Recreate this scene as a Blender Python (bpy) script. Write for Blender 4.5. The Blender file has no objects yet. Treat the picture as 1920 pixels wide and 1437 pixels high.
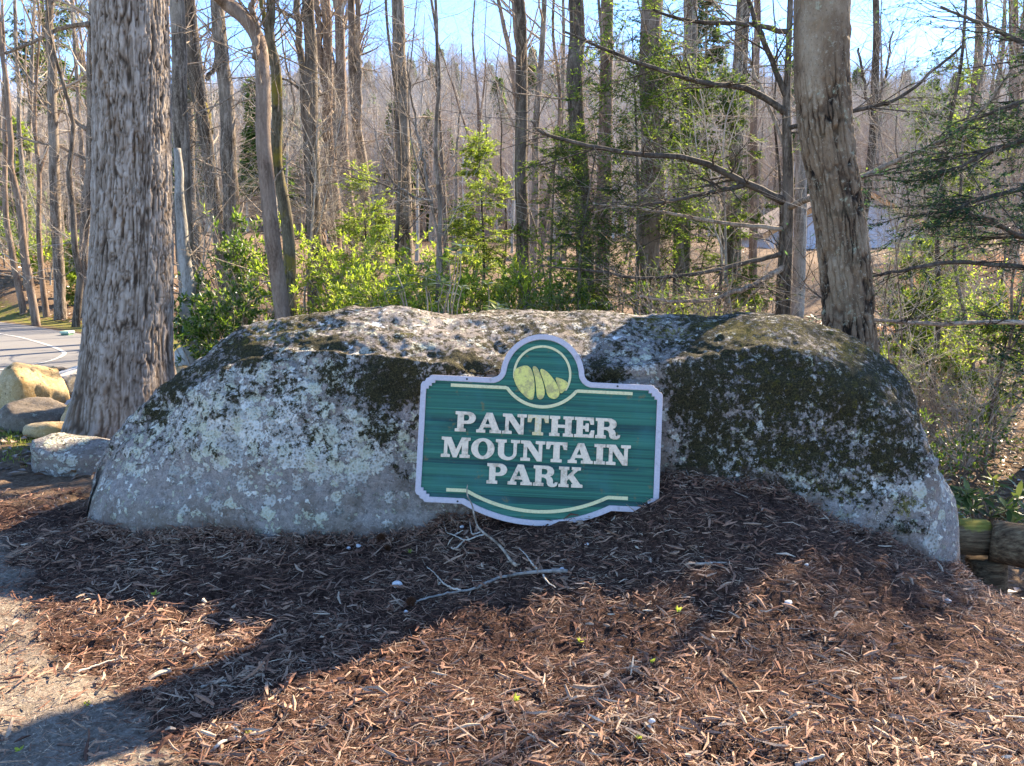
import bpy, math, random
import numpy as np
from mathutils import Matrix, Vector

# ------------------------------------------------------------------ camera
SC = bpy.context.scene
COL = SC.collection
F = 1507.0                      # focal length in photograph pixels (1920 wide)
EYE = np.array([0.0, 0.0, 1.40])
PITCH = math.radians(8.24)
cam = bpy.data.cameras.new('camera')
cam.sensor_width = 36.0
cam.lens = 36.0 * F / 1920.0
cam.clip_start = 0.05
cam.clip_end = 3000.0
cam_o = bpy.data.objects.new('camera', cam)
cam_o.location = EYE
cam_o.rotation_euler = (math.pi / 2 - PITCH, 0, 0)
COL.objects.link(cam_o)
SC.camera = cam_o

# ------------------------------------------------------------------ sky, sun, exposure
SUN_AZ, SUN_EL = math.radians(43), math.radians(35)     # azimuth clockwise from +Y
SUN = np.array([math.cos(SUN_EL) * math.sin(SUN_AZ), math.cos(SUN_EL) * math.cos(SUN_AZ), math.sin(SUN_EL)])
W = bpy.data.worlds.new('World')
SC.world = W
W.use_nodes = True
wt = W.node_tree
wt.nodes.clear()
sky = wt.nodes.new('ShaderNodeTexSky')
sky.sky_type = 'NISHITA'
sky.sun_disc = False
sky.sun_elevation = SUN_EL
sky.sun_rotation = SUN_AZ
sky.altitude = 900
sky.air_density = 0.7
sky.dust_density = 0.0
sky.ozone_density = 10.0
bg = wt.nodes.new('ShaderNodeBackground')
bg.inputs['Strength'].default_value = 0.125
wo = wt.nodes.new('ShaderNodeOutputWorld')
wt.links.new(sky.outputs[0], bg.inputs[0])
wt.links.new(bg.outputs[0], wo.inputs[0])
sl = bpy.data.lights.new('sun', 'SUN')
sl.energy = 3.5
sl.angle = math.radians(0.5)
sl.color = (1.0, 0.95, 0.87)
so = bpy.data.objects.new('sun', sl)
so.rotation_euler = Vector(SUN).to_track_quat('Z', 'Y').to_euler()
so.location = (10, 10, 12)
COL.objects.link(so)
SC.view_settings.view_transform = 'Standard'
SC.view_settings.look = 'None'
SC.view_settings.gamma = 1.0
SC.view_settings.use_curve_mapping = False
SC.view_settings.exposure = 2.6
SC.view_settings.use_white_balance = True      # camera balanced for the open shade
SC.view_settings.white_balance_temperature = 8500
SC.cycles.max_bounces = 6
SC.cycles.diffuse_bounces = 4
SC.cycles.transmission_bounces = 3
SC.cycles.transparent_max_bounces = 4

# ------------------------------------------------------------------ maths helpers
SP, CP = math.sin(PITCH), math.cos(PITCH)
def at(px, py, Y):
    """point in the world seen at photo pixel (px, py), at world depth Y"""
    a = (px - 960.0) / F
    b = (718.5 - py) / F
    d = np.array([a, CP + b * SP, -SP + b * CP])
    return EYE + d * (Y / d[1])
def proj(V):
    """photo pixel of world points V (n,3)"""
    D = V - EYE
    z = D[:, 1] * CP - D[:, 2] * SP
    u = D[:, 1] * SP + D[:, 2] * CP
    return 960 + F * D[:, 0] / z, 718.5 - F * u / z
def sstep(a, b, x):
    t = np.clip((x - a) / (b - a), 0, 1)
    return t * t * (3 - 2 * t)
def _hash(ix, iy, iz, seed):
    h = (ix * 374761393 + iy * 668265263 + iz * 2147483647 + seed * 1274126177) & 0xFFFFFFFF
    h = ((h ^ (h >> 13)) * 1274126177) & 0xFFFFFFFF
    h = ((h ^ (h >> 16)) * 2246822519) & 0xFFFFFFFF
    h = h ^ (h >> 15)
    return (h & 0xFFFFFF).astype(np.float64) / 8388607.5 - 1.0
def vnoise(P, seed=0):
    P = np.asarray(P, float)
    I = np.floor(P).astype(np.int64)
    f = P - I
    f = f * f * f * (f * (f * 6 - 15) + 10)
    x, y, z = I[:, 0], I[:, 1], I[:, 2]
    fx, fy, fz = f[:, 0], f[:, 1], f[:, 2]
    def L(a, b, t): return a + (b - a) * t
    c00 = L(_hash(x, y, z, seed), _hash(x + 1, y, z, seed), fx)
    c10 = L(_hash(x, y + 1, z, seed), _hash(x + 1, y + 1, z, seed), fx)
    c01 = L(_hash(x, y, z + 1, seed), _hash(x + 1, y, z + 1, seed), fx)
    c11 = L(_hash(x, y + 1, z + 1, seed), _hash(x + 1, y + 1, z + 1, seed), fx)
    return L(L(c00, c10, fy), L(c01, c11, fy), fz)
def fbm(P, octv=4, seed=0, gain=0.5):
    P = np.asarray(P, float)
    s = np.zeros(len(P)); a = 1.0; tot = 0
    for o in range(octv):
        s += a * vnoise(P * (2.03 ** o) + 17.3 * o, seed + o * 31)
        tot += a; a *= gain
    return s / tot
def fb2(x, y, octv=4, seed=0, gain=0.5):
    return fbm(np.stack([x, y, np.full_like(x, 0.37)], 1), octv, seed, gain)

# ------------------------------------------------------------------ scene helpers
def props(o, label=None, cat=None, group=None, kind=None):
    if label: o['label'] = label
    if cat: o['category'] = cat
    if group: o['group'] = group
    if kind: o['kind'] = kind
    return o
def thing(name, label, cat, loc=(0, 0, 0), group=None):
    o = bpy.data.objects.new(name, None)
    o.empty_display_size = 0.2
    COL.objects.link(o)
    o.location = tuple(loc)
    return props(o, label, cat, group)
class MB:
    """collects vertices, quads and triangles for one mesh, with a per-vertex tint"""
    def __init__(s): s.V = []; s.Q = []; s.T = []; s.A = []; s.n = 0
    def add(s, V, Q=None, T=None, tint=None):
        V = np.asarray(V, float).reshape(-1, 3)
        if Q is not None and len(Q): s.Q.append(np.asarray(Q, np.int64).reshape(-1, 4) + s.n)
        if T is not None and len(T): s.T.append(np.asarray(T, np.int64).reshape(-1, 3) + s.n)
        s.V.append(V)
        if tint is None: tint = np.full(len(V), 0.5)
        s.A.append(np.broadcast_to(np.asarray(tint, float), (len(V),)))
        s.n += len(V)
        return s
    def mesh(s, name, mat, smooth=True, origin=(0, 0, 0), attrs=None):
        V = np.concatenate(s.V) - np.asarray(origin)
        Q = np.concatenate(s.Q) if s.Q else np.zeros((0, 4), np.int64)
        T = np.concatenate(s.T) if s.T else np.zeros((0, 3), np.int64)
        me = bpy.data.meshes.new(name)
        me.vertices.add(len(V))
        me.vertices.foreach_set('co', V.astype(np.float32).ravel())
        idx = np.concatenate([Q.ravel(), T.ravel()]).astype(np.int32)
        me.loops.add(len(idx))
        me.loops.foreach_set('vertex_index', idx)
        st = np.concatenate([np.arange(len(Q)) * 4, len(Q) * 4 + np.arange(len(T)) * 3]).astype(np.int32)
        me.polygons.add(len(st))
        me.polygons.foreach_set('loop_start', st)
        me.polygons.foreach_set('use_smooth', np.full(len(st), bool(smooth)))
        a = me.attributes.new('tint', 'FLOAT', 'POINT')
        a.data.foreach_set('value', np.concatenate(s.A).astype(np.float32))
        for k, v in (attrs or {}).items():
            a = me.attributes.new(k, 'FLOAT', 'POINT')
            a.data.foreach_set('value', np.asarray(v, np.float32))
        me.update(calc_edges=True)
        if mat: me.materials.append(mat)
        return me
    def build(s, name, mat, parent=None, smooth=True, origin=None, attrs=None):
        if origin is None:
            origin = tuple(parent.location) if parent is not None else (0, 0, 0)
        o = bpy.data.objects.new(name, s.mesh(name, mat, smooth, origin, attrs))
        COL.objects.link(o)
        if parent is not None: o.parent = parent
        else: o.location = origin
        return o
def copy_tree(o, parent=None):
    c = o.copy(); COL.objects.link(c)
    if parent is not None: c.parent = parent
    for ch in [x for x in o.children]:
        copy_tree(ch, c)
    return c
def tubes(mb, P, R, sides=5, tint=None, cap=False):
    """P (n,k,3) polylines, R (n,k) radii"""
    P = np.asarray(P, float); R = np.asarray(R, float)
    if P.ndim == 2: P = P[None]; R = R[None]
    n, k, _ = P.shape
    if n == 0: return
    T = np.gradient(P, axis=1)
    T /= np.linalg.norm(T, axis=2, keepdims=True) + 1e-9
    ref = np.where(np.abs(T[:, :1, 2:3]) > 0.8, np.array([1.0, 0.1, 0]), np.array([0, 0.1, 1.0]))
    A = np.cross(T, np.broadcast_to(ref, T.shape)); A /= np.linalg.norm(A, axis=2, keepdims=True) + 1e-9
    B = np.cross(T, A)
    th = np.arange(sides) * 2 * math.pi / sides
    ring = A[:, :, None, :] * np.cos(th)[None, None, :, None] + B[:, :, None, :] * np.sin(th)[None, None, :, None]
    V = P[:, :, None, :] + ring * R[:, :, None, None]
    i = np.arange(n)[:, None, None] * k * sides
    j = np.arange(k - 1)[None, :, None] * sides
    q = np.arange(sides)[None, None, :]; q2 = (q + 1) % sides
    Q = np.stack([i + j + q, i + j + q2, i + j + sides + q2, i + j + sides + q], -1).reshape(-1, 4)
    Tn = None
    if cap:
        t = np.arange(1, sides - 1)
        e0 = np.stack([np.zeros_like(t), t + 1, t], -1)
        e1 = np.stack([np.zeros_like(t), t, t + 1], -1) + (k - 1) * sides
        Tn = (np.arange(n)[:, None, None] * k * sides + np.concatenate([e0, e1])[None]).reshape(-1, 3)
    tt = None
    if tint is not None:
        tt = np.repeat(np.broadcast_to(np.asarray(tint, float), (n,)), k * sides)
    mb.add(V.reshape(-1, 3), Q, Tn, tt)
def resample(pts, rad, k):
    pts = np.asarray(pts, float); rad = np.asarray(rad, float)
    n = len(pts)
    ext = np.concatenate([[2 * pts[0] - pts[1]], pts, [2 * pts[-1] - pts[-2]]])
    t = np.linspace(0, n - 1 - 1e-6, k); i = t.astype(int); f = (t - i)[:, None]
    p0, p1, p2, p3 = ext[i], ext[i + 1], ext[i + 2], ext[i + 3]
    C = 0.5 * ((2 * p1) + (-p0 + p2) * f + (2 * p0 - 5 * p1 + 4 * p2 - p3) * f ** 2 + (-p0 + 3 * p1 - 3 * p2 + p3) * f ** 3)
    return C, np.interp(t, np.arange(n), rad)
def norm(v): return v / (np.linalg.norm(v, axis=-1, keepdims=True) + 1e-9)
def grow(rng, P, R, m, t0, t1, lmin, lmax, amin, amax, k, rs, up=0.0, wig=0.15, rmin=0.0012, taper=0.2, flat=False, fall=0.0):
    """m children on every parent polyline; returns (n*m,k,3),(n*m,k)"""
    n, kp, _ = P.shape
    t = (t0 + (t1 - t0) * rng.random((n, m))) * (kp - 1.001)
    i = t.astype(int); f = (t - i)
    ar = np.arange(n)[:, None]
    base = P[ar, i] * (1 - f)[..., None] + P[ar, i + 1] * f[..., None]
    tan = norm(P[ar, i + 1] - P[ar, i])
    r = R[ar, i] * (1 - f) + R[ar, i + 1] * f
    ref = np.array([0.0, 0.0, 1.0]) + 0.01
    A = norm(np.cross(tan, np.broadcast_to(ref, tan.shape)))
    B = np.cross(tan, A)
    ph = rng.random((n, m)) * 2 * math.pi
    if flat: ph = np.where(rng.random((n, m)) < 0.5, 0, math.pi) + rng.normal(0, 0.25, (n, m))
    an = np.radians(amin + (amax - amin) * rng.random((n, m)))
    d = np.cos(an)[..., None] * tan + np.sin(an)[..., None] * (np.cos(ph)[..., None] * A + np.sin(ph)[..., None] * B)
    L = (lmin + (lmax - lmin) * rng.random((n, m)))
    if fall: L = L * (1 - fall * (t / (kp - 1)))
    N = n * m
    d = d.reshape(N, 3); base = base.reshape(N, 3); L = L.reshape(N); r = np.maximum(r.reshape(N) * rs, rmin)
    out = np.zeros((N, k, 3)); out[:, 0] = base
    for j in range(1, k):
        d = norm(d + np.array([0, 0, up]) + rng.normal(0, wig, (N, 3)))
        out[:, j] = out[:, j - 1] + d * (L / (k - 1))[:, None]
    RR = r[:, None] * np.linspace(1, taper, k)[None]
    return out, np.maximum(RR, rmin * 0.6)
def along(rng, P, m, t0=0.1, t1=1.0):
    n, kp, _ = P.shape
    t = (t0 + (t1 - t0) * rng.random((n, m))) * (kp - 1.001)
    i = t.astype(int); f = (t - i)[..., None]; ar = np.arange(n)[:, None]
    b = P[ar, i] * (1 - f) + P[ar, i + 1] * f
    return b.reshape(-1, 3), norm(P[ar, i + 1] - P[ar, i]).reshape(-1, 3)
def leaves(mb, rng, pos, dirn, nrm, L, Wd, tint, fold=0.25):
    """diamond leaves folded along the midrib, two triangles each side pair"""
    n = len(pos)
    dirn = norm(dirn); s = norm(np.cross(dirn, nrm)); nn = np.cross(s, dirn)
    L = np.broadcast_to(L, (n,))[:, None]; Wd = np.broadcast_to(Wd, (n,))[:, None]
    b = pos; tip = pos + dirn * L
    l = pos + dirn * L * 0.45 + s * Wd * 0.5 + nn * Wd * fold
    r = pos + dirn * L * 0.45 - s * Wd * 0.5 + nn * Wd * fold
    V = np.stack([b, l, tip, r], 1).reshape(-1, 3)
    o = np.arange(n)[:, None] * 4
    T = np.concatenate([o + np.array([0, 2, 1]), o + np.array([0, 3, 2])])
    mb.add(V, None, T, np.repeat(np.broadcast_to(tint, (n,)), 4))

# ------------------------------------------------------------------ material helpers
class NT:
    def __init__(s, name):
        s.m = bpy.data.materials.new(name); s.m.use_nodes = True
        s.t = s.m.node_tree; s.t.nodes.clear()
        s.out = s.t.nodes.new('ShaderNodeOutputMaterial')
    def n(s, typ, props=None, **ins):
        nd = s.t.nodes.new(typ)
        for k, v in (props or {}).items(): setattr(nd, k, v)
        for k, v in ins.items():
            key = int(k[1:]) if k[0] == 'i' and k[1:].isdigit() else k.replace('_', ' ')
            sk = nd.inputs[key]
            if hasattr(v, 'is_output'): s.t.links.new(v, sk)
            else: sk.default_value = v
        return nd
    def link(s, a, b): s.t.links.new(a, b)
    def obj(s): return s.n('ShaderNodeTexCoord').outputs['Object']
    def geo(s): return s.n('ShaderNodeNewGeometry').outputs['Position']
    def attr(s, name): return s.n('ShaderNodeAttribute', {'attribute_name': name}).outputs['Fac']
    def mapping(s, vec, scale): return s.n('ShaderNodeMapping', i0=vec, Scale=scale).outputs[0]
    def noise(s, vec, scale, detail=4, rough=0.6, dist=0.0):
        return s.n('ShaderNodeTexNoise', Vector=vec, Scale=scale, Detail=detail, Roughness=rough, Distortion=dist).outputs['Fac']
    def voro(s, vec, scale, feature='F1', out='Distance'):
        return s.n('ShaderNodeTexVoronoi', {'feature': feature}, Vector=vec, Scale=scale).outputs[out]
    def ramp(s, fac, stops):
        nd = s.n('ShaderNodeValToRGB', Fac=fac); r = nd.color_ramp
        while len(r.elements) < len(stops): r.elements.new(0.5)
        for e, (p, c) in zip(r.elements, stops):
            e.position = p; e.color = (*c, 1) if len(c) == 3 else c
        return nd.outputs['Color']
    def mix(s, fac, a, b, mode='MIX'):
        nd = s.n('ShaderNodeMix', {'data_type': 'RGBA', 'blend_type': mode})
        for sk, v in ((nd.inputs[0], fac), (nd.inputs[6], a), (nd.inputs[7], b)):
            if hasattr(v, 'is_output'): s.link(v, sk)
            else: sk.default_value = (*v, 1) if isinstance(v, tuple) and len(v) == 3 else v
        return nd.outputs[2]
    def math(s, op, a, b=0.0, c=None, clamp=False):
        nd = s.n('ShaderNodeMath', {'operation': op, 'use_clamp': clamp}, i0=a, i1=b)
        if c is not None:
            if hasattr(c, 'is_output'): s.link(c, nd.inputs[2])
            else: nd.inputs[2].default_value = c
        return nd.outputs[0]
    def sstep(s, v, a, b):
        return s.n('ShaderNodeMapRange', {'interpolation_type': 'SMOOTHSTEP'}, Value=v, i1=a, i2=b, i3=0.0, i4=1.0).outputs[0]
    def bump(s, h, strength=0.5, dist=0.01, normal=None):
        nd = s.n('ShaderNodeBump', Height=h, Strength=strength, Distance=dist)
        if normal is not None: s.link(normal, nd.inputs['Normal'])
        return nd.outputs[0]
    def done(s, color, rough=0.85, normal=None, spec=0.25):
        p = s.n('ShaderNodeBsdfPrincipled', Base_Color=color if hasattr(color, 'is_output') else (*color, 1), Roughness=rough)
        p.inputs['Specular IOR Level'].default_value = spec
        if normal is not None: s.link(normal, p.inputs['Normal'])
        s.link(p.outputs[0], s.out.inputs[0])
        return s.m
    def leaf(s, color, trans, tfac=0.45, rough=0.4, gloss=0.12):
        d = s.n('ShaderNodeBsdfDiffuse', Color=color)
        t = s.n('ShaderNodeBsdfTranslucent', Color=trans)
        m = s.n('ShaderNodeMixShader', i0=tfac, i1=d.outputs[0], i2=t.outputs[0])
        g = s.n('ShaderNodeBsdfGlossy', Roughness=rough, Color=(1, 1, 1, 1))
        fr = s.n('ShaderNodeFresnel', IOR=1.4)
        f = s.math('MULTIPLY', fr.outputs[0], gloss * 3.0, clamp=True)
        m2 = s.n('ShaderNodeMixShader', i0=f, i1=m.outputs[0], i2=g.outputs[0])
        s.link(m2.outputs[0], s.out.inputs[0])
        return s.m

def leaf_mat(name, stops, tstops, tfac=0.45, gloss=0.10, rough=0.45):
    t = NT(name); a = t.attr('tint')
    return t.leaf(t.ramp(a, stops), t.ramp(a, tstops), tfac, rough, gloss)
def bark_mat(name, dark, mid, light, vs=9.0, moss=None, bump=0.8, lich=None):
    t = NT(name); p = t.obj()
    rnd = t.n('ShaderNodeObjectInfo').outputs['Random']
    off = t.n('ShaderNodeVectorMath', {'operation': 'ADD'}, i0=p).outputs[0]
    off.node.inputs[1].default_value = (0, 0, 0)
    cmb = t.n('ShaderNodeCombineXYZ', X=t.math('MULTIPLY', rnd, 37.0), Y=t.math('MULTIPLY', rnd, 11.0), Z=0.0).outputs[0]
    t.link(cmb, off.node.inputs[1])
    st = t.mapping(off, (vs, vs, vs * 0.16))
    n1 = t.noise(st, 2.2, 5, 0.65, 0.6)
    n2 = t.noise(off, 1.3, 3, 0.55)
    n3 = t.noise(t.mapping(off, (65, 65, 26)), 1.0, 4, 0.7)
    f = t.math('ADD', t.math('MULTIPLY', n1, 0.62), t.math('MULTIPLY', n3, 0.38))
    c = t.ramp(f, [(0.39, dark), (0.50, mid), (0.61, light)])
    c = t.mix(t.math('MULTIPLY', t.sstep(n2, 0.45, 0.7), 0.5), c, light)
    if moss:
        c = t.mix(t.sstep(t.noise(off, 2.2, 5, 0.7), 0.50, 0.62), c, moss)
    if lich:
        c = t.mix(t.math('MULTIPLY', t.sstep(t.noise(off, 6.0, 5, 0.7), 0.56, 0.66), 0.7), c, lich)
    return t.done(c, 0.92, t.bump(f, bump, 0.012), 0.15)

# ------------------------------------------------------------------ materials
def mat_rock(name, bare_d, bare_l, warm, scale=1.0):
    t = NT(name); p = t.obj()
    big = t.noise(p, 2.2 * scale, 4, 0.6)
    fine = t.noise(p, 38 * scale, 6, 0.75)
    spk = t.noise(p, 150 * scale, 3, 0.7)
    g = t.math('ADD', t.math('MULTIPLY', fine, 0.6), t.math('MULTIPLY', spk, 0.4))
    bare = t.ramp(g, [(0.33, bare_d), (0.50, tuple((a + b) / 2 for a, b in zip(bare_d, bare_l))), (0.66, bare_l)])
    bare = t.mix(t.math('MULTIPLY', t.sstep(big, 0.42, 0.62), 0.7), bare, t.mix(0.6, bare, warm))
    st1 = t.noise(p, 7.5 * scale, 7, 0.72)
    bare = t.mix(t.math('MULTIPLY', t.sstep(st1, 0.50, 0.60), 0.75), bare, t.mix(0.65, bare, tuple(c_ * 0.62 for c_ in warm)))
    bare = t.mix(t.math('MULTIPLY', t.sstep(t.noise(p, 70 * scale, 5, 0.8), 0.56, 0.64), 0.6), bare, tuple(c_ * 0.55 for c_ in bare_d))
    bare = t.mix(t.math('MULTIPLY', t.sstep(t.noise(p, 55 * scale, 5, 0.8, 0.5), 0.58, 0.65), 0.55), bare, tuple(min(.8, c_ * 1.5) for c_ in bare_l))
    # lichen crusts
    rag = t.noise(p, 24 * scale, 8, 0.78, 0.3)
    rag2 = t.noise(p, 60 * scale, 6, 0.75)
    lic = t.attr('lichen')
    wn = t.n('ShaderNodeTexNoise', Vector=p, Scale=26.0 * scale, Detail=5.0, Roughness=0.65).outputs['Color']
    wv = t.n('ShaderNodeVectorMath', {'operation': 'MULTIPLY_ADD'}, i0=wn).outputs[0]
    wv.node.inputs[1].default_value = (0.07 / scale,) * 3; t.link(p, wv.node.inputs[2])
    def rosettes(sc_, lo, hi):
        v = t.n('ShaderNodeTexVoronoi', {'feature': 'F1'}, Vector=wv, Scale=sc_ * scale)
        r_ = t.n('ShaderNodeSeparateXYZ', i0=v.outputs['Color'])
        m_ = t.math('SUBTRACT', t.math('MULTIPLY', lic, 1.45), t.math('MULTIPLY', r_.outputs[0], 0.80))
        m_ = t.math('SUBTRACT', m_, t.math('MULTIPLY', t.math('MAXIMUM', t.math('SUBTRACT', v.outputs['Distance'], 0.36), 0.0), 1.5))
        m_ = t.math('ADD', m_, t.math('MULTIPLY', t.math('SUBTRACT', rag, 0.5), 1.7))
        return t.sstep(m_, lo, hi), r_.outputs[1], v.outputs['Distance']
    la, ra, da = rosettes(15, 0.16, 0.22)
    lb, rb, db = rosettes(34, 0.22, 0.28)
    lm = t.math('MAXIMUM', la, lb)
    lobes = t.voro(p, 70 * scale)
    lf = t.math('ADD', t.math('MULTIPLY', rag2, 0.7), t.math('MULTIPLY', lobes, 0.6))
    lcol = t.ramp(lf, [(0.34, (0.14, 0.118, 0.09)), (0.50, (0.37, 0.33, 0.265)), (0.72, (0.59, 0.55, 0.475))])
    lcol = t.mix(t.sstep(t.noise(p, 9 * scale, 3), 0.5, 0.7), lcol, t.mix(0.5, lcol, (0.44, 0.43, 0.29)))
    tone = t.math('ADD', 0.62, t.math('MULTIPLY', t.mix(la, rb, ra), 0.62))
    tone = t.math('MULTIPLY', tone, t.math('ADD', 0.82, t.math('MULTIPLY', da, 0.4)))
    lcol = t.mix(1.0, lcol, t.n('ShaderNodeCombineXYZ', X=tone, Y=tone, Z=tone).outputs[0], 'MULTIPLY')
    lcol = t.mix(t.math('MULTIPLY', t.sstep(ra, 0.62, 0.8), 0.55), lcol, (0.40, 0.39, 0.25))
    c = t.mix(lm, bare, lcol)
    wht = t.math('ADD', t.attr('white'), t.math('MULTIPLY', t.math('SUBTRACT', t.noise(p, 16 * scale, 6, 0.7), 0.5), 1.6))
    wm = t.sstep(wht, 0.62, 0.68)
    c = t.mix(wm, c, t.ramp(rag2, [(0.3, (0.46, 0.44, 0.41)), (0.6, (0.74, 0.71, 0.67))]))
    # dark moss
    mo = t.math('ADD', t.attr('moss'), t.math('MULTIPLY', t.math('SUBTRACT', t.noise(p, 26 * scale, 9, 0.82), 0.5), 3.8))
    mm = t.sstep(mo, 0.52, 0.64)
    mf = t.noise(p, 110 * scale, 5, 0.8)
    mcol = t.ramp(mf, [(0.36, (0.016, 0.014, 0.007)), (0.52, (0.056, 0.047, 0.020)), (0.66, (0.17, 0.14, 0.055))])
    c = t.mix(mm, c, mcol)
    ye = t.math('ADD', t.attr('yellow'), t.math('MULTIPLY', t.math('SUBTRACT', t.noise(p, 34 * scale, 7, 0.75), 0.5), 2.0))
    ym = t.sstep(ye, 0.55, 0.72)
    c = t.mix(t.math('MULTIPLY', ym, 0.9), c, t.ramp(mf, [(0.36, (0.03, 0.028, 0.006)), (0.55, (0.15, 0.12, 0.02)), (0.7, (0.30, 0.25, 0.05))]))
    so_ = t.sstep(t.math('ADD', t.attr('soil'), t.math('MULTIPLY', t.math('SUBTRACT', rag2, 0.5), 1.4)), 0.40, 0.85)
    c = t.mix(t.math('MULTIPLY', so_, 0.62), c, (0.10, 0.058, 0.038))
    h = t.math('ADD', t.math('MULTIPLY', g, 0.5), t.math('MULTIPLY', t.math('MULTIPLY', lm, lf), 1.1))
    h = t.math('ADD', h, t.math('MULTIPLY', t.math('MULTIPLY', mm, mf), 2.6))
    return t.done(c, 0.93, t.bump(h, 0.9, 0.014), 0.2)

M = {}
M['boulder'] = mat_rock('boulder_stone', (0.10, 0.082, 0.07), (0.39, 0.335, 0.295), (0.20, 0.145, 0.10))
M['tanrock'] = mat_rock('tan_stone', (0.28, 0.185, 0.09), (0.58, 0.43, 0.25), (0.46, 0.25, 0.07), 0.7)
M['darkrock'] = mat_rock('dark_stone', (0.09, 0.07, 0.052), (0.25, 0.20, 0.155), (0.13, 0.09, 0.055), 0.7)
M['paleslab'] = mat_rock('pale_stone', (0.36, 0.33, 0.29), (0.62, 0.59, 0.54), (0.42, 0.33, 0.22), 0.7)
M['bark_oak'] = bark_mat('grey_bark', (0.045, 0.033, 0.024), (0.15, 0.113, 0.084), (0.33, 0.27, 0.215))
M['bark_dark'] = bark_mat('dark_bark', (0.03, 0.022, 0.016), (0.10, 0.074, 0.053), (0.22, 0.175, 0.135))
M['bark_brown'] = bark_mat('brown_bark', (0.07, 0.045, 0.03), (0.18, 0.12, 0.085), (0.30, 0.22, 0.165), 6.0)
M['bark_moss'] = bark_mat('mossy_bark', (0.03, 0.025, 0.015), (0.10, 0.08, 0.05), (0.19, 0.16, 0.11), 9.0, (0.16, 0.125, 0.025))
M['bark_pale'] = bark_mat('pale_bark', (0.14, 0.115, 0.09), (0.29, 0.25, 0.205), (0.47, 0.425, 0.37), 6.0)
M['bark_stub'] = bark_mat('weathered_stub_bark', (0.10, 0.085, 0.07), (0.24, 0.215, 0.185), (0.38, 0.35, 0.31), 6.0)
M['twig'] = bark_mat('twig_bark', (0.13, 0.092, 0.065), (0.27, 0.20, 0.145), (0.46, 0.37, 0.285), 12.0, None, 0.2)
M['twig_dark'] = bark_mat('dark_twig_bark', (0.03, 0.023, 0.018), (0.07, 0.055, 0.042), (0.15, 0.12, 0.095), 12.0, None, 0.2)
M['twig_pale'] = bark_mat('pale_twig_bark', (0.25, 0.195, 0.15), (0.44, 0.365, 0.29), (0.60, 0.525, 0.43), 12.0, None, 0.2)
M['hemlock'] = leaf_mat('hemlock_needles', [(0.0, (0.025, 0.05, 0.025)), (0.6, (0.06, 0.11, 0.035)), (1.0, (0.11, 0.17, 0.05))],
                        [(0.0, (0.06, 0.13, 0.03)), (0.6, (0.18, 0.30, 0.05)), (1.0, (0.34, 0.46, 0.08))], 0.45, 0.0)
M['hemlock_sun'] = leaf_mat('sun_tinted_hemlock_needles', [(0.0, (0.035, 0.07, 0.02)), (0.6, (0.09, 0.15, 0.035)), (1.0, (0.18, 0.24, 0.06))],
                        [(0.0, (0.10, 0.19, 0.03)), (0.6, (0.28, 0.42, 0.06)), (1.0, (0.52, 0.62, 0.10))], 0.5, 0.0)  # brighter copy of the hemlock needles, sunlight put into the colour
M['hemlock_blue'] = leaf_mat('blue_green_needles', [(0.0, (0.02, 0.05, 0.035)), (0.6, (0.045, 0.095, 0.06)), (1.0, (0.10, 0.17, 0.08))],
                             [(0.0, (0.04, 0.11, 0.05)), (0.6, (0.10, 0.22, 0.08)), (1.0, (0.25, 0.38, 0.10))], 0.38, 0.0)
M['lime'] = leaf_mat('lime_leaves', [(0.0, (0.07, 0.12, 0.02)), (0.5, (0.16, 0.24, 0.035)), (1.0, (0.30, 0.37, 0.07))],
                     [(0.0, (0.20, 0.32, 0.03)), (0.5, (0.44, 0.58, 0.06)), (1.0, (0.68, 0.76, 0.14))], 0.55, 0.02, 0.6)
M['shrub'] = leaf_mat('glossy_leaves', [(0.0, (0.02, 0.05, 0.015)), (0.6, (0.055, 0.11, 0.025)), (1.0, (0.12, 0.17, 0.05))],
                      [(0.0, (0.06, 0.14, 0.02)), (0.6, (0.20, 0.34, 0.04)), (1.0, (0.42, 0.52, 0.09))], 0.45, 0.03, 0.5)
M['rhodo'] = leaf_mat('rhododendron_leaves', [(0.0, (0.02, 0.05, 0.02)), (0.6, (0.06, 0.115, 0.03)), (1.0, (0.16, 0.20, 0.06))],
                      [(0.0, (0.07, 0.16, 0.03)), (0.6, (0.22, 0.36, 0.05)), (1.0, (0.46, 0.54, 0.10))], 0.4, 0.16, 0.4)
M['dead_leaf'] = leaf_mat('dead_leaves', [(0.0, (0.09, 0.05, 0.03)), (0.5, (0.22, 0.125, 0.07)), (1.0, (0.42, 0.28, 0.17))],
                          [(0.0, (0.10, 0.05, 0.02)), (0.5, (0.26, 0.14, 0.06)), (1.0, (0.45, 0.28, 0.14))], 0.25, 0.04)
M['grass'] = leaf_mat('grass_blades', [(0.0, (0.06, 0.10, 0.02)), (1.0, (0.20, 0.24, 0.05))], [(0.0, (0.2, 0.3, 0.03)), (1.0, (0.5, 0.55, 0.1))], 0.4, 0.05)

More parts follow.
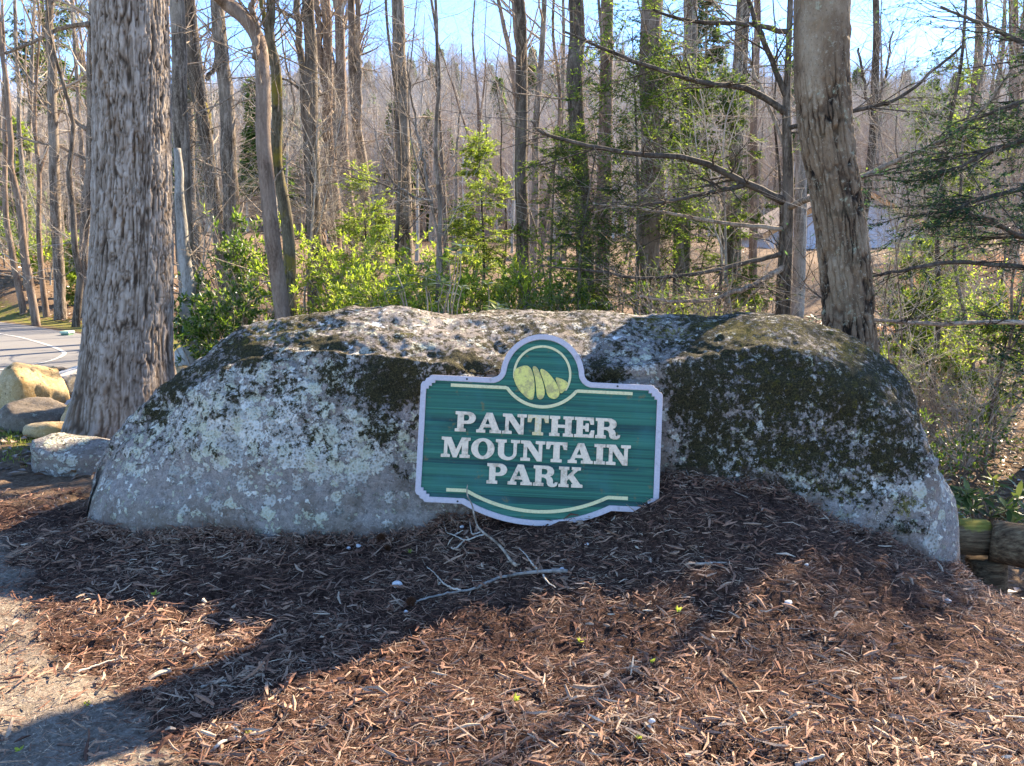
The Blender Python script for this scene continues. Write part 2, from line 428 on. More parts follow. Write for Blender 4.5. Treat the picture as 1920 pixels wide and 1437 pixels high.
def mat_mulch():
    t = NT('bark_mulch_chips'); p = t.geo(); a = t.attr('tint')
    c = t.ramp(a, [(0.0, (0.060, 0.026, 0.017)), (0.25, (0.19, 0.082, 0.050)), (0.48, (0.315, 0.172, 0.112)), (0.75, (0.405, 0.28, 0.195)), (1.0, (0.58, 0.45, 0.325))])
    n = t.noise(p, 160, 4, 0.7)
    c = t.mix(0.8, c, t.ramp(n, [(0.3, (0.45, 0.45, 0.45)), (0.7, (1.4, 1.4, 1.4))]), 'MULTIPLY')
    return t.done(c, 0.85, t.bump(n, 0.5, 0.004), 0.25)
M['mulch'] = mat_mulch()
def mat_ground():
    t = NT('forest_ground'); p = t.geo()
    f1 = t.noise(p, 45, 8, 0.75); f2 = t.noise(p, 9, 6, 0.7); f3 = t.noise(p, 1.6, 4, 0.6)
    litter = t.ramp(f1, [(0.32, (0.045, 0.030, 0.020)), (0.48, (0.125, 0.078, 0.050)), (0.62, (0.22, 0.148, 0.098)), (0.75, (0.34, 0.25, 0.175))])
    litter = t.mix(t.math('MULTIPLY', t.sstep(f2, 0.4, 0.65), 0.6), litter, t.ramp(f1, [(0.3, (0.10, 0.065, 0.042)), (0.6, (0.25, 0.165, 0.105))]))
    mulch = t.ramp(f1, [(0.35, (0.016, 0.009, 0.006)), (0.5, (0.06, 0.03, 0.021)), (0.65, (0.15, 0.08, 0.054))])  # soil under the chips, darkened in colour to stand for shade in the gaps
    dirt = t.ramp(f1, [(0.33, (0.10, 0.078, 0.06)), (0.5, (0.22, 0.175, 0.135)), (0.68, (0.38, 0.32, 0.26))])
    moss = t.ramp(f1, [(0.35, (0.05, 0.05, 0.012)), (0.5, (0.15, 0.15, 0.025)), (0.65, (0.27, 0.25, 0.05))])
    clay = t.ramp(f2, [(0.3, (0.20, 0.075, 0.028)), (0.5, (0.31, 0.125, 0.048)), (0.7, (0.40, 0.20, 0.09))])
    def w(n, k=0.6): return t.sstep(t.math('ADD', t.attr(n), t.math('MULTIPLY', t.math('SUBTRACT', f2, 0.5), k)), 0.35, 0.65)
    c = t.mix(w('mulch'), litter, mulch)
    c = t.mix(w('dirt', 0.9), c, dirt)
    c = t.mix(w('mossy', 1.2), c, moss)
    c = t.mix(w('clay', 0.5), c, clay)
    return t.done(c, 0.95, t.bump(f1, 0.8, 0.02), 0.1)
M['ground'] = mat_ground()
def mat_hill():
    t = NT('hillside_litter'); p = t.geo()
    f1 = t.noise(p, 0.9, 6, 0.7); f2 = t.noise(p, 0.06, 4, 0.6)
    c = t.ramp(f1, [(0.3, (0.12, 0.085, 0.065)), (0.5, (0.22, 0.165, 0.135)), (0.7, (0.33, 0.27, 0.23))])
    c = t.mix(t.sstep(f2, 0.4, 0.65), c, (0.24, 0.20, 0.18))
    return t.done(c, 0.95, t.bump(f1, 0.6, 0.3), 0.1)
M['hill'] = mat_hill()
def mat_asphalt():
    t = NT('worn_asphalt'); p = t.geo()
    n = t.noise(p, 90, 4, 0.8); b = t.noise(p, 0.7, 4, 0.6)
    c = t.ramp(n, [(0.3, (0.12, 0.115, 0.11)), (0.7, (0.23, 0.22, 0.21))])
    c = t.mix(t.sstep(b, 0.4, 0.65), c, t.mix(0.5, c, (0.17, 0.155, 0.14)))
    return t.done(c, 0.9, t.bump(n, 0.4, 0.005), 0.2)
M['asphalt'] = mat_asphalt()
def mat_flat(name, col, rough=0.7, nscale=30, amt=0.25, spec=0.3, bump=0.15):
    t = NT(name); p = t.obj(); n = t.noise(p, nscale, 5, 0.7)
    lo = tuple(x * (1 - amt) for x in col); hi = tuple(min(1, x * (1 + amt)) for x in col)
    return t.done(t.ramp(n, [(0.3, lo), (0.7, hi)]), rough, t.bump(n, bump, 0.004), spec)
M['line'] = mat_flat('worn_white_line', (0.38, 0.36, 0.33), 0.8, 10, 0.5)
M['quartz'] = mat_flat('white_quartz', (0.52, 0.51, 0.50), 0.5, 60, 0.2, 0.4)
M['cone'] = mat_flat('pine_cone_scales', (0.12, 0.045, 0.02), 0.8, 80, 0.4)
M['house'] = mat_flat('pale_siding', (0.50, 0.50, 0.56), 0.7, 3, 0.08)
M['fascia'] = mat_flat('orange_trim', (0.50, 0.23, 0.09), 0.7, 5, 0.2)
M['roof'] = mat_flat('brown_shingles', (0.16, 0.11, 0.09), 0.9, 5, 0.3)
M['glass'] = mat_flat('dark_window_glass', (0.03, 0.035, 0.045), 0.08, 2, 0.1, 0.5, 0.0)
M['utility'] = mat_flat('green_box_paint', (0.10, 0.19, 0.12), 0.6, 20, 0.2)
M['utility_pale'] = mat_flat('pale_green_box_paint', (0.36, 0.50, 0.38), 0.6, 20, 0.2)

# ------------------------------------------------------------------ ground shape
MX = [-6, -3, -2.2, -1, -.65, -.45, -.33, 0, .45, .62, .79, 1.2, 1.41, 1.63, 1.85, 2.07, 2.26, 2.6, 3.2, 5]
MZ = [.02, .03, .03, .03, .03, .07, .11, .15, .19, .26, .34, .305, .25, .14, .05, -.06, -.15, -.31, -.44, -.5]
def H(x, y):
    x = np.asarray(x, float); y = np.asarray(y, float)
    base = -0.15 * np.clip(x - 1.3, 0, 2.2)
    mound = np.interp(x, MX, MZ)
    fr = sstep(2.75, 3.95, y) * (1 - sstep(4.5, 5.6, y))
    z = base + (mound - base) * fr
    # the ground drops away behind the bed on the right
    z = z - 0.22 * sstep(2.0, 2.9, x) * sstep(4.0, 4.45, y) * (1 - 0.6 * sstep(6, 14, y))
    z = np.where(y > 5, z * (1 - sstep(8, 20, y) * 0.6), z)
    # wooded bank beyond the road, rising to the foot of the hill
    far = sstep(17, 34, y + 0.05 * x)
    z = z + far * 0.9 + np.clip(y - 30, 0, 60) * 0.055
    z = z + 1.1 * sstep(2.5, 9, -x - 0.10 * y - 6.0 + 0 * y) * sstep(18.5, 27, y)
    # red clay bank on the right
    z = z + 1.0 * sstep(20, 25, y) * sstep(7.5, 11, x) * (1 - 0.3 * sstep(40, 60, y))
    return z
def bumps(x, y):
    near = 1 - sstep(6, 12, y)
    n = fb2(x * 2.6, y * 2.6, 4, 3) * 0.034 + fb2(x * 9, y * 9, 3, 9) * 0.024 - 0.03 * sstep(.35, .6, fb2(x * 5 + 7, y * 5, 2, 19))
    nf = fb2(x * 0.5, y * 0.5, 3, 21) * 0.10
    bedm = (1 - sstep(4.5, 6, y))
    return near * n + (1 - bedm) * nf * sstep(5, 9, y) * np.where(x < -5, 0.25, 1.0)
def HB(x, y):
    x = np.atleast_1d(np.asarray(x, float)); y = np.atleast_1d(np.asarray(y, float))
    return H(x, y) + bumps(x, y) - road_cut(x, y)
# the road's outer edge (right boundary), used to flatten the ground there
EDGE = np.array([(-46, 41), (-30, 30), (-15.2, 20.6), (-10.7, 16.8), (-9.2, 15.35), (-7.65, 13.55), (-7.1, 12.6), (-6.9, 11.6), (-7.2, 10.4), (-8.2, 9.1), (-11, 7.2), (-18, 4.4), (-40, -2)], float)
ROADC, _ = resample(EDGE, np.zeros(len(EDGE)), 120)
_tan = norm(np.gradient(ROADC, axis=0)); _nor = np.stack([-_tan[:, 1], _tan[:, 0]], 1)   # points to the outside (right)
ROAD_OUT = ROADC + _nor * 1.15
ROAD_IN = ROAD_OUT - np.array([7.6, 0.0])
def road_dist(x, y):
    d = np.full(len(x), 1e9); sgn = np.ones(len(x))
    for i in range(0, len(ROADC)):
        dx = x - ROADC[i, 0]; dy = y - ROADC[i, 1]
        dd = dx * dx + dy * dy
        s = dx * _nor[i, 0] + dy * _nor[i, 1]
        m = dd < d
        d = np.where(m, dd, d); sgn = np.where(m, s, sgn)
    return sgn          # positive outside (right of the painted line)
def road_cut(x, y):
    out = np.zeros(len(x))
    m = (x < -3) & (y > -4) & (y < 50)
    if m.any():
        s = road_dist(x[m], y[m])
        w = 1 - sstep(1.3, 3.2, s)
        full = H(x[m], y[m]) + bumps(x[m], y[m])
        out[m] = w * (full + 0.03)
    return out
def hit(px, py):
    """ground point seen at photo pixel"""
    lo = None
    for Y in np.arange(1.6, 60, 0.05):
        p = at(px, py, Y)
        if p[2] <= HB(p[0], p[1])[0]:
            return p
    return at(px, py, 60)

def axis(parts):
    out = []
    for a, b, n in parts: out.append(np.linspace(a, b, n, endpoint=False))
    return np.append(np.concatenate(out), parts[-1][1])
gx = axis([(-90, -20, 24), (-20, -4, 70), (-4, 4, 210), (4, 20, 60), (20, 90, 24)])
gy = axis([(-60, 0, 16), (0, 1.6, 12), (1.6, 5.2, 115), (5.2, 12, 60), (12, 30, 70), (30, 90, 60)])
GX, GY = np.meshgrid(gx, gy)
x, y = GX.ravel(), GY.ravel()
z = HB(x, y)
nx, ny = len(gx), len(gy)
ii = np.arange((nx - 1) * (ny - 1)); r0 = (ii // (nx - 1)) * nx + ii % (nx - 1)
gq = np.stack([r0, r0 + 1, r0 + nx + 1, r0 + nx], 1)
zn = fb2(x * 0.8, y * 0.8, 3, 77)
bed = (1 - sstep(4.1, 4.9, y - 0.0 * x)) * (1 - sstep(3.0, 4.2, x + 0.5 * zn))
dirt = sstep(-0.25, 0.35, -(x + 0.79 * y - 0.70) + 0.5 * zn) * (1 - sstep(3.6, 4.6, y))
mossy = sstep(-0.2, 0.6, zn + 0.2) * sstep(5.4, 6.2, y) * (1 - sstep(7.2, 8.5, y)) * sstep(1.5, 3.0, -x)
verge = sstep(1.0, 1.6, road_dist(x, y)) * (1 - sstep(2.2, 3.2, road_dist(x, y))) * (x < -3) * 0.55
clay = sstep(17, 20, y) * (1 - sstep(30, 36, y)) * sstep(-.5, 1.2, x - .46 * y + 1.2 * zn)
g = MB().add(np.stack([x, y, z], 1), gq)
ground = g.build('ground', M['ground'], None, True, None, dict(mulch=bed, dirt=dirt, mossy=np.maximum(mossy, verge), clay=clay))
props(ground, 'ground of bark mulch, bare dirt and brown leaf litter around the boulder', kind='structure')

# hill behind the woods
def HH(x, y):
    r = sstep(80, 235, y)
    ridge = 38 + 3.5 * fb2(x * 0.012, x * 0 + 3.1, 3, 5) - 9 * sstep(20, 130, -x) - 2 * sstep(60, 120, x) + 3 * sstep(110, 180, x)
    und = fb2(x * 0.02, y * 0.02, 4, 8) * 3.0
    base = H(np.clip(x, -5, 5), np.minimum(y, 90.0))
    return base - 0.5 + r * (ridge + und) + 0 * x
hx = axis([(-700, -200, 20), (-200, 200, 110), (200, 700, 20)]); hy = axis([(86, 260, 70), (260, 700, 20)])
HX, HY = np.meshgrid(hx, hy); x, y = HX.ravel(), HY.ravel()
nx, ny = len(hx), len(hy)
ii = np.arange((nx - 1) * (ny - 1)); r0 = (ii // (nx - 1)) * nx + ii % (nx - 1)
hill = MB().add(np.stack([x, y, HH(x, y)], 1), np.stack([r0, r0 + 1, r0 + nx + 1, r0 + nx], 1)).build('hill', M['hill'])
props(hill, 'wooded hill closing the view behind the trees', kind='structure')

# road, its painted edge line
mb = MB(); k = len(ROADC)
V = np.concatenate([np.c_[ROAD_OUT, np.full(k, 0.0)], np.c_[ROAD_IN, np.full(k, 0.0)]])
i = np.arange(k - 1)
mb.add(V, np.stack([i, i + 1, i + 1 + k, i + k], 1)[:, ::-1])
props(mb.build('road', M['asphalt']), 'grey asphalt road curving past the left of the woods', kind='structure')
mb = MB()
V = np.concatenate([np.c_[ROADC + _nor * 0.035, np.full(k, 0.006)], np.c_[ROADC - _nor * 0.035, np.full(k, 0.006)]])
mb.add(V, np.stack([i, i + 1, i + 1 + k, i + k], 1)[:, ::-1])
props(mb.build('road_marking', M['line']), 'worn white edge line on the road', kind='structure')

# ------------------------------------------------------------------ the boulder
#       px  ytop   Yt    ysh   Ysh   Yf
ST = [(156, 1012, 4.22, 1013, 4.20, 4.17), (164, 948, 4.28, 965, 4.22, 4.10), (185, 862, 4.40, 893, 4.28, 4.05), (240, 782, 4.45, 830, 4.26, 4.00),
      (330, 700, 4.52, 760, 4.24, 3.97), (400, 650, 4.58, 705, 4.22, 3.96), (470, 612, 4.62, 670, 4.22, 3.95), (560, 596, 4.66, 662, 4.20, 3.95),
      (640, 581, 4.70, 664, 4.16, 3.96), (760, 578, 4.70, 672, 4.12, 3.97), (830, 594, 4.70, 686, 4.10, 3.98), (960, 590, 4.72, 694, 4.09, 3.99),
      (1100, 591, 4.72, 694, 4.10, 3.99), (1250, 590, 4.72, 684, 4.12, 3.97), (1350, 588, 4.70, 660, 4.14, 3.95), (1450, 590, 4.66, 652, 4.14, 3.93),
      (1510, 605, 4.62, 662, 4.12, 3.92), (1560, 626, 4.58, 684, 4.10, 3.90), (1640, 666, 4.50, 722, 4.08, 3.88), (1690, 720, 4.42, 770, 4.06, 3.87),
      (1730, 790, 4.36, 836, 4.04, 3.87), (1750, 856, 4.30, 890, 4.02, 3.87), (1778, 905, 4.24, 932, 4.02, 3.89), (1796, 955, 4.18, 978, 4.02, 3.92), (1801, 1050, 4.06, 1052, 4.04, 4.02)]
ST = np.array(ST, float)
NU, NV = 560, 190
# stations by arc length along the silhouette
ds = np.hypot(np.diff(ST[:, 0]), np.diff(ST[:, 1])); s_arc = np.r_[0, np.cumsum(ds)]
uu = np.linspace(0, s_arc[-1], NU)
def smooth_interp(c):
    v = np.interp(uu, s_arc, ST[:, c]); k = np.hanning(19); k /= k.sum()
    p = np.pad(v, 9, mode='edge'); o = np.convolve(p, k, 'valid'); o[0], o[-1] = v[0], v[-1]; return o
cpx, cyt, cYt, cys, cYs, cYf = [smooth_interp(c) for c in range(6)]
def zat(py, Y):
    b = (718.5 - py) / F
    return EYE[2] + (-SP + b * CP) / (CP + b * SP) * Y
zt, zs = zat(cyt, cYt), zat(cys, cYs)
zf = np.full(NU, -0.42)
end = np.minimum(sstep(0, 60, uu), sstep(0, 130, s_arc[-1] - uu))
ctrl_Y = np.stack([cYf - 0.03 * end, cYf, cYf + 0.45 * (cYs - cYf), cYs - 0.015, cYs + 0.06 * end, cYs + 0.5 * (cYt - cYs), cYt - 0.03, cYt + 0.22 * end, cYt + 0.55 * end, cYt + 0.7 * end], 1)
ctrl_Z = np.stack([zf, zf + 0.45 * (zs - zf), zf + 0.80 * (zs - zf), zs - 0.015, zs + 0.05 * (zt - zs), zs + 0.62 * (zt - zs), zt, zt - 0.12 * end, zt - 0.6 * (zt - zf) * end, zf], 1)
# parametrise v by length with more samples on the visible side
cv = np.linspace(0, 9 - 1e-6, 400)
def cat(C, t):
    n = C.shape[1]; e = np.concatenate([2 * C[:, :1] - C[:, 1:2], C, 2 * C[:, -1:] - C[:, -2:-1]], 1)
    i = t.astype(int); f = (t - i)[None]
    p0, p1, p2, p3 = e[:, i], e[:, i + 1], e[:, i + 2], e[:, i + 3]
    return 0.5 * (2 * p1 + (p2 - p0) * f + (2 * p0 - 5 * p1 + 4 * p2 - p3) * f ** 2 + (3 * p1 - p0 - 3 * p2 + p3) * f ** 3)
mY, mZ = cat(ctrl_Y, cv)[NU // 2], cat(ctrl_Z, cv)[NU // 2]
w = np.hypot(np.diff(mY), np.diff(mZ)) * np.where(cv[1:] < 7, 1.0, 0.3)
arc = np.r_[0, np.cumsum(w)]; tv = np.interp(np.linspace(0, arc[-1], NV), arc, cv)
BY, BZ = cat(ctrl_Y, tv), cat(ctrl_Z, tv)
bfac = (718.5 - 0) / F
# columns fan out with the pixel column of each station
depth = BY * CP - (BZ - EYE[2]) * SP
BX = (cpx[:, None] - 960) / F * depth
P = np.stack([BX, BY, BZ], -1)
du = np.gradient(P, axis=0); dv = np.gradient(P, axis=1)
N = norm(np.cross(du, dv))
if N[NU // 2, NV // 4, 1] > 0: N = -N
p0 = P.reshape(-1, 3); n0 = N.reshape(-1, 3)
fade = np.repeat(end, NV)
lump = fbm(p0 * np.array([2.0, 2.0, 2.4]), 4, 101) * 0.055
facet = -np.abs(fbm(p0 * np.array([3.1, 3, 3.6]) + 5, 3, 55)) * 0.05 + 0.012
med = fbm(p0 * 8.5, 4, 66) * 0.016
fin = fbm(p0 * 34, 3, 67) * 0.0055
edge0 = np.repeat(np.minimum(sstep(45, 120, uu), sstep(30, 120, s_arc[-1] - uu)), NV)
upk = 1 - 0.3 * sstep(0.3, 0.85, n0[:, 2])
fade = np.repeat(np.minimum(sstep(60, 300, uu), sstep(40, 240, s_arc[-1] - uu)), NV)
disp = (lump + facet) * fade * edge0 * upk + (med * upk + fin) * edge0
# a shallow ledge under the top edge and a fallen scoop to the right of the sign
bx, by_ = proj(p0)
vis = n0[:, 1] < 0.6
def blobs(L):
    o = np.zeros(len(p0))
    for (cx, cy, rx, ry, a) in L:
        o = np.maximum(o, a * np.exp(-(((bx - cx) / rx) ** 2 + ((by_ - cy) / ry) ** 2) * 0.9))
    return o
wob = fbm(p0 * 5.5, 4, 200)
bx = bx + 34 * fbm(p0 * 4.5, 3, 201); by_ = by_ + 24 * fbm(p0 * 4.5, 3, 202)
rgt = sstep(1225, 1300, bx) * (1 - sstep(1690, 1800, bx + .25 * (by_ - 800))) * (1 - sstep(905, 965, by_ - .12 * (bx - 1400)))
lft = (1 - sstep(780, 860, bx)) * (1 - sstep(840, 900, by_))
moss = blobs([(335, 715, 50, 50, .95), (300, 775, 40, 30, .8), (400, 690, 50, 35, .75), (470, 660, 80, 36, .95), (520, 720, 60, 30, .62), (430, 780, 40, 25, .55), (600, 648, 65, 28, 1), (640, 705, 70, 45, .72), (745, 715, 105, 62, 1.05), (720, 805, 60, 65, .72), (870, 692, 62, 26, 1.0),
              (575, 825, 30, 20, .55), (770, 650, 70, 15, .5), (940, 690, 40, 20, .85), (1130, 700, 55, 24, .95), (1285, 740, 62, 85, .95), (1450, 720, 150, 110, .92), (1600, 720, 120, 110, .9),
              (1500, 850, 170, 70, .82), (1660, 850, 95, 70, .78), (1400, 640, 60, 45, .7), (1320, 850, 70, 60, .9), (400, 850, 22, 18, .66), (500, 868, 20, 15, .6), (560, 760, 80, 40, .45), (450, 730, 60, 30, .5),
              (760, 890, 25, 15, .6), (1700, 990, 60, 25, .55), (850, 640, 60, 10, .4), (700, 590, 60, 10, .5), (480, 625, 60, 10, .7), (1000, 605, 120, 8, .45)])
yellow0 = sstep(1230, 1400, bx) * (1 - sstep(1650, 1760, bx)) * 0.47
yellow = blobs([(1400, 625, 55, 35, .85), (1330, 612, 45, 14, .8), (1580, 662, 60, 22, .75), (1620, 790, 60, 35, .45), (1700, 945, 45, 25, .72), (1210, 603, 50, 10, .75), (620, 612, 50, 10, .6), (770, 636, 50, 13, .62),
                (640, 690, 60, 40, .32), (480, 612, 60, 9, .55), (1540, 760, 60, 50, .38), (1450, 830, 80, 40, .36), (830, 655, 50, 10, .5), (1380, 700, 40, 40, .5), (820, 900, 30, 30, .32), (960, 596, 60, 7, .5), (1100, 620, 60, 9, .45)])
lichen = blobs([(430, 790, 260, 120, .86), (620, 830, 220, 90, .80), (560, 700, 150, 90, .66), (255, 850, 80, 60, .55), (380, 690, 70, 40, .6), (500, 640, 120, 30, .55), (700, 615, 100, 20, .5), (1330, 645, 32, 45, .72), (1640, 912, 110, 28, .85), (1450, 745, 65, 50, .46),
                (1480, 835, 60, 30, .5), (1500, 905, 60, 22, .7), (1785, 900, 30, 50, .7), (1560, 690, 35, 25, .5), (1000, 615, 300, 14, .38), (1740, 1015, 50, 25, .62), (900, 660, 120, 18, .36), (1200, 650, 90, 30, .42), (380, 720, 60, 50, .5),
                (1480, 605, 45, 12, .6), (1690, 780, 30, 60, .5), (1260, 700, 30, 60, .45), (800, 780, 40, 60, .5)])
white = blobs([(710, 588, 16, 6, .85), (600, 608, 26, 6, .85), (720, 618, 18, 7, .9), (650, 660, 10, 6, .8), (780, 605, 30, 8, .6), (1460, 597, 20, 7, .85), (930, 603, 12, 4, .8), (1340, 625, 12, 18, .8), (1170, 640, 30, 8, .65), (1000, 640, 14, 5, .7), (860, 640, 20, 5, .65)])
moss = np.minimum(moss, 0.92); moss = np.maximum(moss, rgt * (0.63 + 0.22 * fbm(p0 * 3.1, 3, 231))); moss = np.maximum(moss, lft * (0.35 + 0.25 * fbm(p0 * 4.0, 3, 232)))
lichen = np.maximum(lichen, rgt * (0.40 + 0.25 * fbm(p0 * 4.5, 3, 233)))
yellow = np.maximum(yellow, yellow0)
back = sstep(0.2, 0.7, n0[:, 1])
nb = fbm(p0 * 3.0, 4, 210)
moss = moss * (1 - back) + back * sstep(-0.1, 0.5, nb) * 0.9
lichen = np.maximum(lichen, 0.345 + 0.14 * fbm(p0 * 3.3, 3, 215)) * (1 - back) + back * sstep(-0.3, 0.3, -nb) * 0.7
upf = sstep(0.25, 0.8, n0[:, 2])  # upward faces: real moss, plus extra darkening that stands in for tree shade
moss = np.maximum(moss, upf * (0.47 + 0.30 * fbm(p0 * 2.6, 3, 411)) * (1 - back))
yellow = np.maximum(yellow, upf * (0.34 + 0.5 * fbm(p0 * 2.2, 3, 412)))
lichen = np.maximum(lichen * (1 - .25 * upf), upf * 0.33)
hi = fbm(p0 * 40, 3, 300)
mo_m = sstep(0.45, 0.7, moss + 0.5 * fbm(p0 * 18, 3, 301))
li_m = sstep(0.42, 0.6, lichen + 0.5 * fbm(p0 * 15, 3, 302))
ledge = np.exp(-((by_ - 708 + 10 * wob) / 11) ** 2) * (sstep(815, 860, bx) * (1 - sstep(945, 985, bx)) + sstep(1075, 1110, bx) * (1 - sstep(1195, 1240, bx)))
crk = np.exp(-((by_ - 640 - .16 * (bx - 1200) + 26 * wob) / 5) ** 2) * sstep(1180, 1260, bx) * (1 - sstep(1480, 1560, bx)) + np.exp(-((by_ - 700 - .5 * (bx - 560) + 30 * wob) / 4.5) ** 2) * sstep(470, 520, bx) * (1 - sstep(640, 700, bx))
disp = disp - 0.05 * ledge - 0.022 * crk
disp = disp + edge0 * mo_m * (1 - .5 * upf) * (0.006 + 0.015 * np.clip(hi + 0.2, 0, 1)) + edge0 * li_m * (0.002 + 0.004 * np.abs(hi))
p1 = p0 + n0 * disp[:, None]
ii = np.arange((NU - 1) * (NV - 1)); a = (ii // (NV - 1)) * NV + ii % (NV - 1)
bq = np.stack([a, a + NV, a + NV + 1, a + 1], 1)
BASE = (0.0, 4.3, 0.0)
soil = sstep(0.15, -0.01, p1[:, 2] - HB(p1[:, 0], p1[:, 1]) + 0.10 * fbm(p0 * 9, 3, 501))
mb = MB().add(p1, bq)
boulder = mb.build('boulder', M['boulder'], None, True, BASE, dict(moss=moss, yellow=yellow, lichen=lichen * (1 - .5 * soil), white=white, soil=soil))
props(boulder, 'huge grey boulder patched with pale lichen and dark moss behind the green sign', 'boulder')
BGRID = p1.reshape(NU, NV, 3)

def rock(name, label, px, pyb, Y, wpx, hpx, dep, mat, seed, group=None, flat=0.55, yaw=0.0, moss=0.0, lich=0.0, ang=0.9):
    """a weathered stone: angular ellipsoid clipped by random planes, resting in the ground"""
    rng = np.random.default_rng(seed)
    nu, nv = 72, 48
    th = np.linspace(0, 2 * math.pi, nu, endpoint=False); ph = np.linspace(-math.pi / 2, math.pi / 2, nv)
    T, Ph = np.meshgrid(th, ph, indexing='ij')
    D = np.stack([np.cos(Ph) * np.cos(T), np.cos(Ph) * np.sin(T), np.sin(Ph)], -1).reshape(-1, 3)
    r = np.ones(len(D))
    for _ in range(10):
        nn = norm(rng.normal(0, 1, 3) * np.array([1, 1, 0.8])); dd = 0.52 + 0.30 * rng.random()
        c = D @ nn
        lim = np.where(c > 1e-3, dd / np.maximum(c, 1e-3), 9)
        r = np.minimum(r, lim * (1 - ang) + np.minimum(lim, 1) * ang) if False else np.minimum(r, lim)
    r *= 1.12
    V = D * r[:, None]
    V[:, 2] = np.sign(V[:, 2]) * np.abs(V[:, 2]) ** flat if flat != 1 else V[:, 2]
    V += D * (fbm(D * 2.2 + seed, 4, seed)[:, None] * 0.07 + fbm(D * 7 + seed, 4, seed + 3)[:, None] * 0.026)
    b = at(px, pyb, Y); sc = Y / F / CP
    w_, h_ = wpx * sc / 2, hpx * sc
    zmin = -0.35
    V = V / np.array([np.abs(V[:, 0]).max(), np.abs(V[:, 1]).max(), 1])
    V[:, 2] = (V[:, 2] / V[:, 2].max()) * h_ * np.where(V[:, 2] > 0, 1.0, 0.4)
    V[:, 0] *= w_; V[:, 1] *= dep / 2
    cy, sy = math.cos(yaw), math.sin(yaw)
    V = np.stack([V[:, 0] * cy - V[:, 1] * sy * 1.0, V[:, 0] * sy + V[:, 1] * cy, V[:, 2]], 1)
    gz = HB(b[0], b[1] + dep * 0.3)[0]
    o = np.array([b[0], b[1] + dep * 0.3, b[2] if abs(b[2] - gz) < 0.6 else gz])
    i_ = np.arange(nu)[:, None]; j_ = np.arange(nv - 1)[None]
    q = np.stack([i_ * nv + j_, ((i_ + 1) % nu) * nv + j_, ((i_ + 1) % nu) * nv + j_ + 1, i_ * nv + j_ + 1], -1).reshape(-1, 4)
    up = sstep(-0.2, 0.9, D[:, 2]); nz = fbm(V * 3 + seed, 3, seed + 9)
    mb = MB().add(V + o, q)
    ob = mb.build(name, M[mat], None, True, tuple(o), dict(moss=moss * up * (0.6 + 0.6 * nz) * 0.8, yellow=moss * (up + 0.5 * nz) * 0.75, lichen=lich * (0.5 + nz), white=np.zeros(len(V))))
    return props(ob, label, 'rock', group)

G = 'rocks heaped left of the big trunk'
rock('rock', 'large tan angular rock, tallest of the heap by the road', 48, 772, 7.3, 135, 92, 0.7, 'tanrock', 3, G, 0.7, 0.2, 0.35)
rock('rock', 'dark grey rounded rock in front of the large tan rock', 55, 800, 6.8, 150, 48, 0.5, 'darkrock', 14, G, 0.7, 0, 0.15, 0.3)
rock('rock', 'long flat tan stone lying below the dark grey rock', 92, 815, 6.5, 112, 22, 0.22, 'tanrock', 25, G, 0.5, 0.05, 0.15)
rock('rock', 'small mossy yellow stone between the heap and the big trunk', 128, 808, 6.75, 55, 58, 0.3, 'tanrock', 36, G, 0.8, -0.3, 1.0)
rock('rock', 'broad pale slab against the left side of the big trunk', 136, 726, 8.0, 110, 36, 0.9, 'paleslab', 41, G, 0.45, 0.1, 0.0, 0.3)
rock('rock', 'pale block under the broad slab beside the big trunk', 138, 790, 7.4, 62, 44, 0.4, 'paleslab', 52, G, 0.6, -0.1, 0.1)
rock('rock', 'small dark stone on top of the broad pale slab', 105, 702, 8.6, 42, 12, 0.3, 'darkrock', 63, G, 0.5)
rock('rock', 'low grey lichen spotted rock on the mulch left of the boulder', 122, 888, 5.35, 190, 68, 0.55, 'boulder', 74, None, 0.45, 0.1, 0.55, 0.75)
rock('rock', 'rounded pale tan rock showing between the big trunk and the boulder', 350, 694, 9.6, 76, 44, 0.6, 'paleslab', 85, None, 0.7, 0.2, 0.2)
rock('rock', 'orange tan rock low between the big trunk and the boulder', 335, 722, 8.6, 60, 34, 0.5, 'tanrock', 96, None, 0.7, 0.4, 0.4)

# ------------------------------------------------------------------ the sign
UN = 0.000738                                   # metres per sign drawing unit
LEAN = math.radians(11.5); ROLL = math.radians(-2.75)
sc_ = at(1012, 814, 3.86)
u0 = Vector((1, 0, 0)); v0 = Vector((0, math.sin(LEAN), math.cos(LEAN))); nn_ = Vector((0, -math.cos(LEAN), math.sin(LEAN)))
us = u0 * math.cos(ROLL) + v0 * math.sin(ROLL); vs_ = -u0 * math.sin(ROLL) + v0 * math.cos(ROLL)
MS = Matrix(((us.x, vs_.x, nn_.x, 0), (us.y, vs_.y, nn_.y, 0), (us.z, vs_.z, nn_.z, 0), (0, 0, 0, 1)))
VB = 600 * UN                                   # sign base below its centre
MS.translation = Vector(sc_) - vs_ * VB
sign = thing('park_sign', 'green carved wooden park sign with cream letters leaning on the boulder', 'sign')
sign.matrix_world = MS
def spts(L): return [(px * UN, -py * UN + VB) for px, py in L]
def arcp(cx, cy, r, a0, a1, n, ry=None):
    ry = ry or r
    return [(cx + r * math.cos(math.radians(a0 + (a1 - a0) * i / n)), cy + ry * math.sin(math.radians(a0 + (a1 - a0) * i / n))) for i in range(n + 1)]
